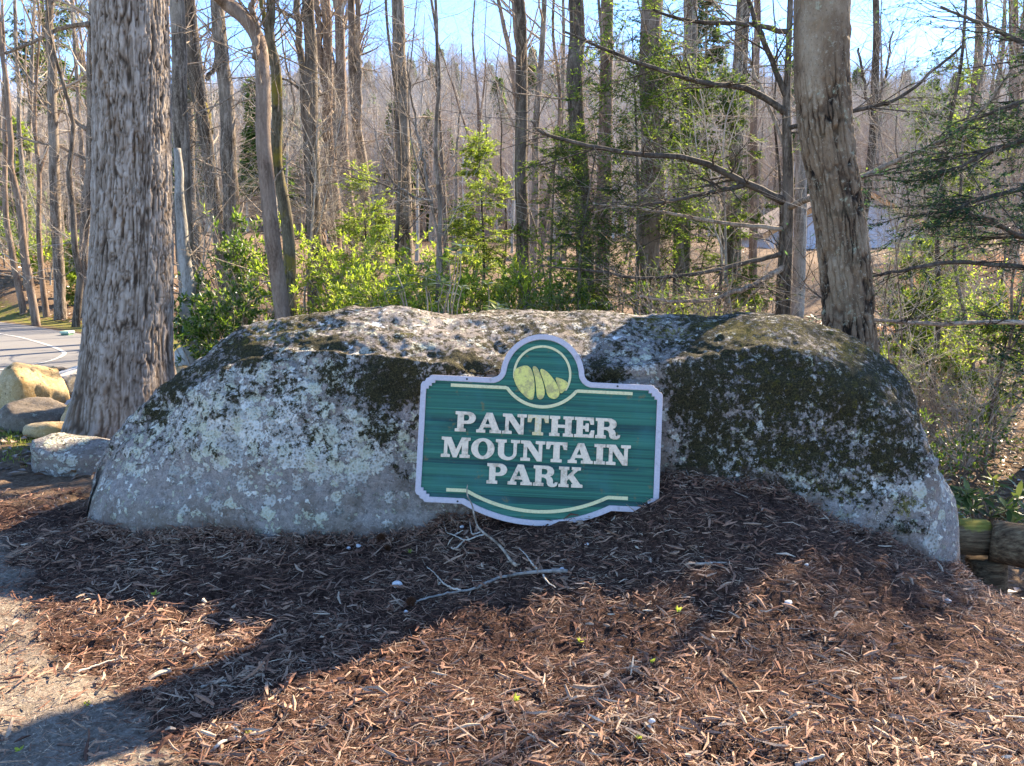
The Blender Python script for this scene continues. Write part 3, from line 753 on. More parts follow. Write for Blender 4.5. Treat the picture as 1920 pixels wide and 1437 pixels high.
def outline(g):
    """sign outline inset by g units (y down), symmetric, starting at the top left corner"""
    hw = 800 - g; top = -355 + g; bot = 480 - g
    st = [(-hw, top + 66), (-hw + 8, top + 48), (-hw + 26, top + 42), (-hw + 33, top + 24), (-hw + 52, top + 17), (-hw + 62, top + 3), (-hw + 78, top)] if g < 5 else [(-hw, top + 58), (-hw + 17, top + 58), (-hw + 17, top + 38), (-hw + 36, top + 38), (-hw + 36, top + 18), (-hw + 58, top + 18), (-hw + 58, top)]
    R = 275 - g; cy = -385
    # concave fillets into the dome
    fr = 62 + g
    fy = top - fr
    fx = math.sqrt((R + fr) ** 2 - (fy - cy) ** 2)
    a_end = math.degrees(math.atan2(cy - fy, -(-fx)))   # angle of dome centre seen from fillet centre
    left_f = []
    ac = math.atan2(cy - fy, 0 + fx)
    a0 = math.pi / 2
    for i in range(11):
        a = a0 + (ac - a0) * i / 10
        left_f.append((-fx + fr * math.cos(a), fy + fr * math.sin(a)))
    d0 = math.atan2(fy - cy, -fx); d0 = d0 if d0 > 0 else d0 + 2 * math.pi
    d1 = 3 * math.pi - d0
    dome = [(R * math.cos(d0 + (d1 - d0) * i / 48), cy + R * math.sin(d0 + (d1 - d0) * i / 48)) for i in range(1, 48)]
    right_f = [(-x, y) for x, y in left_f[::-1]]
    rst = [(-x, y) for x, y in st[::-1]]
    dn = [(-x_, (bot - (y_ - top))) for x_, y_ in st]
    hs = 492 - g * 0.4; sag = 120
    Rb = (hs * hs + sag * sag) / (2 * sag); cb = bot + sag - Rb
    t0 = math.degrees(math.asin(hs / Rb))
    barc = [(Rb * math.sin(math.radians(t)), cb + Rb * math.cos(math.radians(t))) for t in np.linspace(t0, -t0, 33)]
    dl = [(-x, y) for x, y in dn[::-1]]
    return st + left_f + dome + right_f + rst + dn + barc + dl
def shape(name, loops, z0, z1, mat, parent, bevel=0.0, tint=None):
    """flat shape with holes, given thickness between z0 and z1 in the sign's own frame"""
    cu = bpy.data.curves.new('outline', 'CURVE'); cu.dimensions = '2D'; cu.fill_mode = 'BOTH'
    cu.extrude = max((z1 - z0) / 2 - bevel, 1e-4); cu.bevel_depth = bevel; cu.bevel_resolution = 1
    for L in loops:
        sp = cu.splines.new('POLY'); sp.points.add(len(L) - 1)
        for p, (a, b) in zip(sp.points, L): p.co = (a, b, 0, 1)
        sp.use_cyclic_u = True
    tmp = bpy.data.objects.new('outline', cu); COL.objects.link(tmp)
    bpy.context.view_layer.update()
    me = bpy.data.meshes.new_from_object(tmp.evaluated_get(bpy.context.evaluated_depsgraph_get()))
    bpy.data.objects.remove(tmp); bpy.data.curves.remove(cu)
    me.name = name
    me.transform(Matrix.Translation((0, 0, (z0 + z1) / 2)))
    me.materials.clear(); me.materials.append(mat)
    o = bpy.data.objects.new(name, me); COL.objects.link(o); o.parent = parent
    return o
def mat_paint(name, col, dirt, amt, nsc=18, rough=0.6):
    t = NT(name); p = t.obj()
    rnd = t.n('ShaderNodeObjectInfo').outputs['Random']
    q = t.n('ShaderNodeVectorMath', {'operation': 'ADD'}, i0=p).outputs[0]
    t.link(t.n('ShaderNodeCombineXYZ', X=t.math('MULTIPLY', rnd, 9.0), Y=rnd, Z=0.0).outputs[0], q.node.inputs[1])
    n = t.noise(q, nsc, 6, 0.75); n2 = t.noise(q, 90, 4, 0.7)
    c = t.mix(t.math('MULTIPLY', t.sstep(n, 0.70 - amt * 0.28, 0.80 - amt * 0.22), 0.75), (*col, 1), (*dirt, 1))
    c = t.mix(0.35, c, t.ramp(n2, [(0.3, (0.55, 0.55, 0.55)), (0.7, (1.25, 1.25, 1.25))]), 'MULTIPLY')
    return t.done(c, rough, t.bump(n2, 0.35, 0.002), 0.3)
M['cream'] = mat_paint('cream_letter_paint', (0.82, 0.625, 0.44), (0.42, 0.29, 0.19), 0.75, 16)
M['gold'] = mat_paint('aged_gold_letter_paint', (0.72, 0.52, 0.24), (0.76, 0.63, 0.47), 1.0, 26)
M['yellow'] = mat_paint('yellow_emblem_paint', (0.76, 0.64, 0.17), (0.38, 0.28, 0.13), 0.95, 26)
M['pale_yellow'] = mat_paint('pale_yellow_line_paint', (0.72, 0.62, 0.33), (0.38, 0.31, 0.17), 0.5, 20)
M['border'] = mat_paint('lilac_grey_border_paint', (0.50, 0.445, 0.455), (0.30, 0.25, 0.24), 0.5, 12)
M['screw'] = mat_flat('dark_screw', (0.04, 0.035, 0.03), 0.5)
def mat_green():
    t = NT('green_sandblasted_wood'); p = t.obj()
    a = t.attr('tint')
    st = t.noise(t.mapping(p, (1.1, 230, 1)), 1.0, 5, 0.7)
    f = t.math('ADD', t.math('MULTIPLY', a, 0.55), t.math('MULTIPLY', st, 0.45))
    c = t.ramp(f, [(0.25, (0.003, 0.045, 0.042)), (0.5, (0.008, 0.122, 0.078)), (0.75, (0.03, 0.20, 0.125))])
    big = t.noise(p, 3.5, 4, 0.6)
    c = t.mix(t.math('MULTIPLY', t.sstep(big, 0.45, 0.7), 0.45), c, (0.015, 0.15, 0.14))
    rust = t.sstep(t.noise(p, 15, 5, 0.7), 0.595, 0.68)
    c = t.mix(t.math('MULTIPLY', rust, 0.5), c, (0.20, 0.13, 0.045))
    return t.done(c, 0.55, t.bump(st, 0.5, 0.003), 0.3)
M['green'] = mat_green()
OUT, INN = spts(outline(0)), spts(outline(30))
shape('backboard', [OUT], -0.034, 0.0015, M['border'], sign)
shape('border', [OUT, INN], 0.0018, 0.0165, M['border'], sign, 0.0025)
# carved field: rows of wood grain that stand proud and sunk, clipped to the inner outline
inn = np.array(INN); rows = 380; cols = 50
vmin, vmax = inn[:, 1].min() + 1e-4, inn[:, 1].max() - 1e-4
V = []; rng = np.random.default_rng(5)
vsr = np.linspace(vmin, vmax, rows)
nxt = np.roll(inn, -1, 0)
for vv in vsr:
    m = (inn[:, 1] - vv) * (nxt[:, 1] - vv) < 0
    xx = inn[m, 0] + (vv - inn[m, 1]) / (nxt[m, 1] - inn[m, 1]) * (nxt[m, 0] - inn[m, 0])
    V.append(np.stack([np.linspace(xx.min() - 0.004, xx.max() + 0.004, cols), np.full(cols, vv)], 1))
V = np.concatenate(V)
yy_ = V[:, 1] + 0.004 * fb2(V[:, 0] * 3, V[:, 1] * 5, 3, 4)
gr = vnoise(np.stack([V[:, 0] * 0.8, yy_ * 250, np.zeros(len(V))], 1), 7) * 0.6 + vnoise(np.stack([V[:, 0] * 2, yy_ * 95, np.zeros(len(V))], 1), 8) * 0.4
gr += -0.9 * sstep(0.5, 0.75, vnoise(np.stack([V[:, 0] * 0.6, yy_ * 38, np.zeros(len(V))], 1), 12))
zz = 0.0050 + 0.0020 * np.clip(gr, -1.3, 1)
ii = np.arange((rows - 1) * (cols - 1)); a = (ii // (cols - 1)) * cols + ii % (cols - 1)
fm = MB().add(np.c_[V, zz], np.stack([a, a + 1, a + cols + 1, a + cols], 1), None, 0.5 + 0.45 * np.clip(gr, -1, 1))
field = bpy.data.objects.new('carved_field', fm.mesh('carved_field', M['green'])); COL.objects.link(field); field.parent = sign
# lettering
def bowl(cx, cy, rx, ry, a0, a1, n=10): return [(cx + rx * math.cos(math.radians(a0 + (a1 - a0) * i / n)), cy + ry * math.sin(math.radians(a0 + (a1 - a0) * i / n))) for i in range(n + 1)]
GL = {
 'I': (46, [[(0, 0), (46, 0), (46, 14), (36, 14), (36, 86), (46, 86), (46, 100), (0, 100), (0, 86), (10, 86), (10, 14), (0, 14)]]),
 'T': (90, [[(22, 0), (68, 0), (68, 13), (58, 15), (58, 87), (71, 86), (77, 64), (90, 64), (90, 100), (0, 100), (0, 64), (13, 64), (19, 86), (32, 87), (32, 15), (22, 13)]]),
 'H': (104, [[(0, 0), (44, 0), (44, 13), (35, 15), (35, 43), (69, 43), (69, 15), (60, 13), (60, 0), (104, 0), (104, 13), (95, 15), (95, 85), (104, 87), (104, 100), (60, 100), (60, 87), (69, 85), (69, 57), (35, 57), (35, 85), (44, 87), (44, 100), (0, 100), (0, 87), (9, 85), (9, 15), (0, 13)]]),
 'E': (86, [[(0, 0), (84, 0), (86, 36), (73, 36), (66, 14), (35, 14), (35, 43), (46, 43), (49, 30), (61, 30), (61, 70), (49, 70), (46, 57), (35, 57), (35, 86), (64, 86), (70, 66), (83, 66), (82, 100), (0, 100), (0, 87), (9, 85), (9, 15), (0, 13)]]),
 'N': (104, [[(0, 0), (40, 0), (40, 13), (26, 15), (26, 73), (72, 0), (92, 0), (92, 85), (104, 87), (104, 100), (64, 100), (64, 87), (78, 85), (78, 38), (38, 100), (0, 100), (0, 87), (12, 85), (12, 15), (0, 13)]]),
 'M': (124, [[(0, 0), (37, 0), (37, 13), (25, 15), (25, 72), (52, 0), (67, 0), (90, 70), (90, 15), (81, 13), (81, 0), (124, 0), (124, 13), (115, 15), (115, 85), (124, 87), (124, 100), (87, 100), (64, 38), (40, 100), (0, 100), (0, 87), (12, 85), (12, 15), (0, 13)]]),
 'A': (108, [[(0, 0), (38, 0), (38, 13), (27, 15), (31, 27), (64, 27), (68, 15), (58, 13), (58, 0), (108, 0), (108, 13), (99, 15), (67, 100), (42, 100), (10, 15), (0, 13)], [(36, 41), (59, 41), (48, 75)]]),
 'U': (104, [[(0, 100), (46, 100), (46, 87), (36, 85), (36, 36)] + bowl(57, 34, 21, 21, 180, 360)[0:] + [(78, 85), (66, 87), (66, 100), (104, 100), (104, 87), (91, 85), (91, 34)] + bowl(51, 34, 40, 36, 0, -180)[1:] + [(10, 85), (0, 87)]]),
 'O': (100, [bowl(50, 50, 50, 52, 0, 360, 36)[:-1], bowl(50, 50, 22, 38, 0, 360, 30)[:-1]]),
 'P': (88, [[(0, 0), (46, 0), (46, 13), (36, 15), (36, 40), (56, 40)] + bowl(56, 70, 32, 30, -90, 90)[1:] + [(0, 100), (0, 87), (10, 85), (10, 15), (0, 13)], [(36, 54), (48, 54)] + bowl(48, 70, 13, 16, -90, 90)[1:-1] + [(48, 86), (36, 86)]]),
 'R': (108, [[(0, 0), (45, 0), (45, 13), (35, 15), (35, 43), (46, 43), (56, 38), (61, 26), (62, 12), (68, 2), (80, -3), (95, -2), (105, 5), (108, 19), (98, 19), (95, 12), (90, 12), (87, 18), (87, 30), (82, 42), (72, 49)] + [(84, 55), (90, 66), (90, 80), (83, 92), (66, 100), (0, 100), (0, 87), (9, 85), (9, 15), (0, 13)], [(35, 56), (50, 56)] + bowl(50, 71, 13, 15, -90, 90)[1:-1] + [(50, 86), (35, 86)]]),
 'K': (106, [[(0, 0), (44, 0), (44, 13), (35, 15), (35, 32), (45, 43), (65, 15), (57, 13), (57, 0), (106, 0), (106, 13), (96, 15), (63, 62), (83, 85), (96, 87), (96, 100), (57, 100), (57, 87), (65, 85), (35, 51), (35, 85), (44, 87), (44, 100), (0, 100), (0, 87), (9, 85), (9, 15), (0, 13)]]),
}
def word(txt, x0, x1, ybase, capy):
    tot = sum(GL[c][0] for c in txt) + 6 * (len(txt) - 1); sx = (x1 - x0) / tot; sy = capy / 100; x = x0
    for i, c in enumerate(txt):
        w_, loops = GL[c]
        L = [spts([(x + a * sx, ybase - b * sy) for a, b in lp]) for lp in loops]
        gold = (txt == 'PANTHER' and c == 'T')
        o = shape('letter', L, 0.002, 0.0165, M['gold' if gold else 'cream'], sign, 0.0012)
        if gold: o['label'] = 'letter T weathered to gold in the top word'
        x += (w_ + 6) * sx
word('PANTHER', -562, 530, 8, 131)
word('MOUNTAIN', -645, 603, 180, 131)
word('PARK', -335, 295, 340, 131)
def stroke(pts, wd):
    p = np.array(pts, float); t = norm(np.gradient(p, axis=0)); n = np.stack([-t[:, 1], t[:, 0]], 1) * wd / 2
    return [tuple(q) for q in np.concatenate([p + n, (p - n)[::-1]])]
def arc_through(hw, yb, sag, n=26):
    R = (hw * hw + sag * sag) / (2 * sag); cy = yb + sag - R; t0 = math.asin(hw / R)
    return [(R * math.sin(t), cy + R * math.cos(t)) for t in np.linspace(-t0, t0, n)]
sc1 = [(-604, -296), (-420, -296), (-240, -296)] + arc_through(228, -292, 112) + [(240, -296), (420, -296), (602, -296)]
shape('upper_scroll', [spts(stroke(sc1, 19))], 0.002, 0.012, M['pale_yellow'], sign, 0.001)
sc2 = [(-598, 396), (-470, 396)] + arc_through(456, 401, 110, 30) + [(470, 396), (598, 396)]
shape('lower_scroll', [spts(stroke(sc2, 20))], 0.002, 0.012, M['pale_yellow'], sign, 0.001)
shape('emblem_ring', [spts(stroke(arcp(-2, -396, 186, 170, 392, 50), 13))], 0.002, 0.011, M['pale_yellow'], sign, 0.001)
def crop2u(L):
    c_, s_ = math.cos(math.radians(2.75)), math.sin(math.radians(2.75))
    return [(c_ * (a - 905) + s_ * (b - 770), -s_ * (a - 905) + c_ * (b - 770)) for a, b in L]
def roundl(L, it=2):
    p = np.array(L, float)
    for _ in range(it):
        q = np.roll(p, -1, 0); p = np.stack([p * .75 + q * .25, p * .25 + q * .75], 1).reshape(-1, 2)
    return [tuple(a) for a in p]
for L in ([(734, 345), (790, 318), (828, 318), (852, 345), (870, 420), (869, 500), (857, 550), (815, 525), (765, 475), (734, 410)],
          [(856, 325), (877, 320), (897, 345), (927, 430), (938, 492), (931, 528), (910, 542), (888, 533), (884, 480), (878, 405)],
          [(901, 332), (950, 352), (987, 395), (1018, 440), (1036, 495), (1032, 517), (1006, 540), (968, 527), (953, 500), (938, 430)],
          [(1008, 396), (1032, 398), (1096, 428), (1084, 465), (1050, 502), (1038, 492), (1028, 450)]):
    shape('emblem_rock', [spts(roundl(crop2u(L)))], 0.002, 0.0125, M['yellow'], sign, 0.0015)
for sx_, sy_ in ((-500, -340), (-520, 468), (500, -340)):
    shape('screw', [spts(arcp(sx_, sy_, 7, 0, 340, 12))], 0.017, 0.0177, M['screw'], sign)

# ------------------------------------------------------------------ big trunks in front
def big_trunk(name, label, left, right, Y, seed, style, mat, height, group=None):
    """trunk traced from its two edges [(px, py)...]; rings round it carry the carved bark"""
    rng = np.random.default_rng(seed)
    le = np.array([at(a, b, Y) for a, b in left]); re_ = np.array([at(a, b, Y) for a, b in right])
    zl = np.linspace(max(le[-1, 2], re_[-1, 2]) - 0.25, min(le[0, 2], re_[0, 2]), 340)
    xl = np.interp(zl, le[::-1, 2], le[::-1, 0]); xr = np.interp(zl, re_[::-1, 2], re_[::-1, 0])
    kk = np.hanning(41); kk /= kk.sum()
    sm = lambda v: np.convolve(np.pad(v, 20, mode='reflect', reflect_type='odd'), kk, 'valid')
    xl, xr = sm(xl), sm(xr)
    cx, rr = (xl + xr) / 2, (xr - xl) / 2
    # carry on above the picture
    z2 = np.linspace(zl[-1] + 0.05, height, 60)
    sl_ = (cx[-1] - cx[-60]) / (zl[-1] - zl[-60])
    cx = np.r_[cx, cx[-1] + sl_ * (z2 - zl[-1]) * 0.7]; rr = np.r_[rr, rr[-1] * np.linspace(1, 0.45, 60)]; zz = np.r_[zl, z2]
    n = 290 if style == 'furrow' else 210; th = np.linspace(0, 2 * math.pi, n, endpoint=False)
    R = np.repeat(rr, n); Z = np.repeat(zz, n); CX = np.repeat(cx, n); T = np.tile(th, len(zz))
    ct, st = np.cos(T), np.sin(T)
    Q = np.stack([ct * 0.31, st * 0.31, Z], 1)
    wz = fbm(Q * np.array([5, 5, 2.2]), 3, seed) * 0.05
    if style == 'furrow':
        q = np.stack([ct * 13 + 1.3 * fbm(Q * np.array([3, 3, 5.0]), 3, seed + 1), st * 13, Z * 3.6 + 6 * wz], 1)
        g1 = sstep(0.0, 0.20, np.abs(vnoise(q, seed + 2)))
        q2 = np.stack([ct * 23, st * 23, Z * 10 + 6 * wz], 1)
        g2 = sstep(0.0, 0.26, np.abs(vnoise(q2, seed + 3)))
        brk = sstep(0.02, 0.18, np.abs(vnoise(np.stack([ct * 8, st * 8, Z * 15 + 3 * vnoise(Q * 9, seed + 9)], 1), seed + 4)))
        pl = fbm(np.stack([ct * 11, st * 11, Z * 13], 1), 3, seed + 5)
        fur = g1 * (0.45 + 0.55 * g2) * (0.52 + 0.48 * brk)
        disp = 0.016 * fur - 0.009 + 0.008 * pl + 0.005 * fbm(np.stack([ct * 40, st * 40, Z * 55], 1), 2, seed + 6)
        tint = np.clip(0.10 + 0.64 * fur + 0.32 * pl, 0, 1)
        smoothlow = np.clip(sstep(1.3, 0.3, Z - 0.15) + 0, 0, 1) * 0.45
        disp = disp * (1 - smoothlow)
    else:
        def cells(a_, b_, sd):
            """distance to the nearest cell border of a jittered grid on the unrolled trunk"""
            na = max(1, int(round(a_)))
            U = T / (2 * math.pi) * na + 0.22 * fbm(Q * 8, 3, sd); Vv = Z * b_ + 0.3 * fbm(Q * 6 + 9, 3, sd + 1)
            iu, iv = np.floor(U).astype(np.int64), np.floor(Vv).astype(np.int64)
            f1 = np.full(len(U), 9.0); f2 = np.full(len(U), 9.0)
            for du_ in (-1, 0, 1):
                for dv_ in (-1, 0, 1):
                    cu_, cv_ = iu + du_, iv + dv_
                    ju = cu_ + .5 + .45 * _hash(cu_ % na, cv_, cv_ * 0, sd + 2); jv = cv_ + .5 + .45 * _hash(cu_ % na, cv_, cv_ * 0, sd + 3)
                    d_ = np.abs(ju - U) + 0.55 * np.abs(jv - Vv)
                    f2 = np.minimum(f2, np.maximum(f1, d_)); f1 = np.minimum(f1, d_)
            return f2 - f1
        crack = 1 - sstep(0.03, 0.16, cells(14, 3.4, seed + 20))
        crack = np.maximum(crack, 0.8 * (1 - sstep(0.02, 0.12, cells(8, 1.5, seed + 30))))
        crack = np.maximum(crack, 0.38 * (1 - sstep(0.03, 0.2, cells(26, 8, seed + 40))))
        crack = crack * np.maximum(0.45, sstep(-0.45, 0.05, vnoise(Q * np.array([4, 4, 2.5]), seed + 8)))
        low = sstep(2.9, 2.2, Z + 0.5 * fbm(Q * 2, 2, seed + 6) - 0.8 * np.clip(ct, 0, 1))
        disp = -0.024 * crack * low + 0.010 * fbm(np.stack([ct * 4, st * 4, Z * 6], 1), 4, seed + 3) + 0.004 * fbm(Q * 40, 2, seed + 4)
        tint = np.clip(0.62 - 0.62 * crack * low + 0.35 * fbm(Q * 5, 3, seed + 5), 0, 1)
    lobes = 0.13 * np.maximum(0, np.sin(T * 4 + seed)) * sstep(0.95, -0.15, Z) ** 2 if style == 'furrow' else 0
    RR = R + disp + lobes
    yc = np.repeat(np.full(len(zz), Y), n)
    V = np.stack([CX + RR * ct, yc + RR * st, Z], 1)
    k = len(zz); i_ = np.arange(k - 1)[:, None] * n; j_ = np.arange(n)[None]
    q = np.stack([i_ + j_, i_ + (j_ + 1) % n, i_ + n + (j_ + 1) % n, i_ + n + j_], -1).reshape(-1, 4)
    base = (cx[0], Y, zz[0])
    t = thing(name, label, 'tree', base, group)
    MB().add(V, q, None, tint).build('trunk', mat, t)
    # limbs and twigs far above the picture, so that the shade and other views are right
    top = np.stack([cx[340::6], np.full(len(cx[340::6]), Y), zz[340::6]], 1)[None]; tr = rr[340::6][None]
    P1, R1 = grow(rng, top, tr, 10, 0.35, 1.0, 2.0, 4.5, 35, 70, 9, 0.45, 0.05, 0.12)
    P2, R2 = grow(rng, P1, R1, 6, 0.2, 1.0, 0.8, 2.0, 25, 60, 6, 0.5, 0.04, 0.15)
    P3, R3 = grow(rng, P2, R2, 4, 0.2, 1.0, 0.3, 0.9, 25, 60, 4, 0.5, 0.02, 0.15)
    mb = MB(); tubes(mb, P1, R1, 5); tubes(mb, P2, R2, 4); tubes(mb, P3, R3, 3)
    props(mb.build('crown', M['twig'], t), kind='stuff')
    return t
def mat_oak_big():
    t = NT('deep_furrowed_bark'); p = t.obj(); a = t.attr('tint')
    n = t.noise(t.mapping(p, (40, 40, 14)), 1.0, 6, 0.75); b = t.noise(p, 2.0, 4, 0.6); b2 = t.noise(t.mapping(p, (6, 6, 2.5)), 1.0, 5, 0.7)
    f = t.math('ADD', a, t.math('MULTIPLY', t.math('SUBTRACT', n, 0.5), 0.7))
    c = t.ramp(f, [(0.10, (0.055, 0.039, 0.028)), (0.34, (0.15, 0.108, 0.079)), (0.62, (0.255, 0.20, 0.158)), (0.95, (0.41, 0.345, 0.29))])
    c = t.mix(t.math('MULTIPLY', t.sstep(b2, 0.56, 0.68), 0.75), c, t.mix(0.55, c, (0.17, 0.085, 0.035)))
    c = t.mix(t.math('MULTIPLY', t.sstep(t.noise(p, 4.5, 6, 0.75), 0.60, 0.68), 0.7), c, t.mix(0.7, c, (0.03, 0.02, 0.015)))
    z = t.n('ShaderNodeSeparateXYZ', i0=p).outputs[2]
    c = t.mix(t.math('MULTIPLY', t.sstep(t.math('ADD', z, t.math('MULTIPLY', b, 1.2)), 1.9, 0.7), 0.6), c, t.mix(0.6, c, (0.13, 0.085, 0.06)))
    return t.done(c, 0.95, t.bump(n, 0.7, 0.01), 0.12)
def mat_cracked():
    t = NT('smooth_cracked_bark'); p = t.obj(); a = t.attr('tint')
    n = t.noise(t.mapping(p, (34, 34, 16)), 1.0, 6, 0.75); b = t.noise(p, 5.0, 5, 0.65); l = t.noise(p, 9.0, 6, 0.75)
    f = t.math('ADD', a, t.math('MULTIPLY', t.math('SUBTRACT', n, 0.5), 0.5))
    c = t.ramp(f, [(0.08, (0.014, 0.010, 0.008)), (0.30, (0.095, 0.060, 0.037)), (0.6, (0.20, 0.137, 0.087)), (0.95, (0.34, 0.265, 0.185))])
    c = t.mix(t.math('MULTIPLY', t.sstep(b, 0.52, 0.68), 0.6), c, t.mix(0.5, c, (0.22, 0.135, 0.07)))
    c = t.mix(t.math('MULTIPLY', t.sstep(l, 0.60, 0.66), 0.65), c, (0.34, 0.35, 0.24))
    c = t.mix(t.math('MULTIPLY', t.sstep(t.noise(p, 3.3, 5, 0.7), 0.58, 0.70), 0.6), c, (0.055, 0.048, 0.03))
    fl = t.noise(t.mapping(p, (90, 90, 45)), 1.0, 5, 0.8)
    c = t.mix(t.math('MULTIPLY', t.sstep(fl, 0.55, 0.62), 0.65), c, t.mix(0.7, c, (0.02, 0.014, 0.01)))
    c = t.mix(t.math('MULTIPLY', t.sstep(t.noise(p, 30, 6, 0.8), 0.57, 0.62), 0.6), c, (0.36, 0.32, 0.24))
    return t.done(c, 0.92, t.bump(t.math('ADD', n, fl), 0.6, 0.008), 0.15)
M['oak_big'] = mat_oak_big(); M['cracked'] = mat_cracked()
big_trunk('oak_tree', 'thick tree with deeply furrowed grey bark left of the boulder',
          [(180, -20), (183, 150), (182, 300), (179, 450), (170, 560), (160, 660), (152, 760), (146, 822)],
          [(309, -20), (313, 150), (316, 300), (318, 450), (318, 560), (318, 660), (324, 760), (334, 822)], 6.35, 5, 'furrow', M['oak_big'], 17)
big_trunk('hickory_tree', 'leaning tree with cracked brown bark rising behind the right end of the boulder',
          [(1492, -20), (1489, 120), (1498, 250), (1519, 350), (1534, 450), (1543, 560), (1545, 660), (1545, 790)],
          [(1593, -20), (1590, 120), (1597, 250), (1611, 350), (1625, 450), (1635, 550), (1643, 660), (1650, 790)], 5.9, 8, 'crack', M['cracked'], 15)

# ------------------------------------------------------------------ slender trees traced from the picture
def crown_on(rng, mb, P, R, h0, n1=14, l1=(1.2, 3.2), sides=4, dens=1.0):
    """limbs and twigs on the upper part of a trunk polyline"""
    z = P[:, 2]; t0 = float(np.interp(h0, z, np.linspace(0, 1, len(z))))
    P1, R1 = grow(rng, P[None], R[None], int(n1 * dens), min(t0, 0.9), 0.98, l1[0], l1[1], 25, 65, 8, 0.42, 0.06, 0.13, 0.004, 0.25, fall=0.4)
    P2, R2 = grow(rng, P1, R1, 4, 0.2, 1.0, 0.5, 1.5, 25, 60, 5, 0.55, 0.04, 0.16, 0.0028)
    P3, R3 = grow(rng, P2, R2, 4, 0.2, 1.0, 0.2, 0.7, 25, 65, 3, 0.55, 0.02, 0.18, 0.0022)
    tubes(mb, P1, R1, sides); tubes(mb, P2, R2, 3); tubes(mb, P3, R3, 3)
def traced_tree(label, pts, wb, wt_, Y, mat, seed, twig='twig', h0=6.0, height=None, spurs=26, limbs=(), name='slender_tree', group=None, broken=False, cn=6):
    rng = np.random.default_rng(seed)
    P = np.array([at(a, b, Y) for a, b in pts])            # bottom first
    w = np.linspace(wb, wt_, len(pts)) * Y / F / CP / 2
    gz = HB(P[0, 0], Y)[0]
    P[:, 1] += 0.12 * np.cumsum(rng.normal(0, 0.5, len(P)))
    if P[0, 2] > gz + 0.02:
        d = (P[0] - P[1]) / max(P[0, 2] - P[1, 2], -1e9) if abs(P[0, 2] - P[1, 2]) > 1e-6 else np.array([0, 0, 1.0])
        lower = P[0] + d * (gz - 0.12 - P[0, 2]) * 1.0
        lower[0] = P[0, 0] + np.clip(lower[0] - P[0, 0], -0.5, 0.5)
        P = np.vstack([lower, P]); w = np.r_[w[0] * 1.25, w]
    else:
        P[0, 2] = gz - 0.12
    if not broken:
        height = height or P[-1, 2] + 7 + 3 * rng.random()
        d = norm(P[-1] - P[-2]); zt_ = P[-1, 2]
        for i in range(1, 5):
            f = i / 4
            P = np.vstack([P, [P[-1, 0] + d[0] / max(d[2], .5) * (height - zt_) / 4 * 0.6 + rng.normal(0, .12), P[-1, 1] + rng.normal(0, .12), zt_ + (height - zt_) * f]])
            w = np.r_[w, w[len(w) - 1] * 0.62]
    C, Rr = resample(P, w, 46)
    C[3:, :2] += (fbm(np.c_[C[3:, 2] * 1.1, np.full((43, 2), seed * 1.7)], 3, seed)[:, None]) * np.array([0.05, 0.05]) * min(1, Y / 10)
    t = thing(name, label, 'tree', tuple(C[0]), group)
    mb = MB(); tubes(mb, C[None], Rr[None] * (1 + 0.06 * fbm(np.c_[C * 3], 2, seed))[None], 12, cap=True)
    mb.build('trunk', M[mat], t)
    for L in limbs:
        lp = np.array([at(a, b, Y + dy) for a, b, dy in L[0]])
        c, r = resample(lp, np.linspace(L[1], L[2], len(lp)) * Y / F / 2, 22)
        c[2:] += rng.normal(0, 0.012, (20, 3))
        mb = MB(); tubes(mb, c[None], r[None], 7, cap=True)
        P2, R2 = grow(rng, c[None], r[None], 10, 0.3, 1.0, 0.4, 1.3, 25, 65, 7, 0.4, 0.02, 0.13, 0.003)
        P3, R3 = grow(rng, P2, R2, 5, 0.2, 1.0, 0.15, 0.6, 25, 65, 4, 0.55, 0.0, 0.18, 0.002)
        tubes(mb, P2, R2, 4); tubes(mb, P3, R3, 3)
        mb.build('limb', M[mat if len(L) < 4 else L[3]], t)
    mb = MB()
    if not broken: crown_on(rng, mb, C, Rr, h0, cn, (1.2, 3.2 if cn < 10 else 4.2))  # large cn: fuller crowns above the view, added to dapple the mulch
    if spurs:
        zz = C[:, 2]; a = float(np.interp(gz + 1.0, zz, np.linspace(0, 1, 46))); b = float(np.interp(h0 + 0.5, zz, np.linspace(0, 1, 46)))
        P1, R1 = grow(rng, C[None], Rr[None], int(spurs * 1.2), a, b, 0.25, 1.5, 45, 85, 6, 0.12, 0.015, 0.15, 0.003)
        P2, R2 = grow(rng, P1, R1, 5, 0.2, 1.0, 0.12, 0.6, 25, 65, 3, 0.6, 0.01, 0.18, 0.0022)
        tubes(mb, P1, R1, 4); tubes(mb, P2, R2, 3)
    if mb.n: props(mb.build('crown', M[twig], t), kind='stuff')
    return t
GT = 'slender trees in the woods behind the boulder'
T = lambda label, *a, **k: traced_tree(label, *a, group=GT, **k)
T('grey trunk close along the right edge of the thick furrowed tree', [(352, 580), (333, 300), (318, 0)], 34, 26, 10.5, 'bark_oak', 11)
traced_tree('pale broken leaning trunk beside the thick furrowed tree', [(354, 600), (340, 430), (321, 276)], 27, 13, 9.5, 'bark_stub', 12, spurs=4, broken=True, name='broken_trunk')
T('straight dark trunk between the furrowed tree and the limb with the mossy stub', [(366, 520), (358, 250), (350, 0)], 22, 17, 15, 'bark_dark', 13)
T('dark trunk with a thick mossy side limb left of the boulder', [(420, 510), (408, 400), (393, 260), (374, 130), (364, 0)], 26, 19, 12.5, 'bark_dark', 14,
  limbs=[([(391, 250, 0), (378, 195, .1), (350, 175, .2), (328, 148, .4)], 20, 13, 'bark_moss'), ([(388, 150, 0), (405, 110, .1), (410, 40, .1), (412, -30, .1)], 8, 5), ([(386, 275, 0), (365, 265, .2), (335, 258, .3)], 8, 4)])
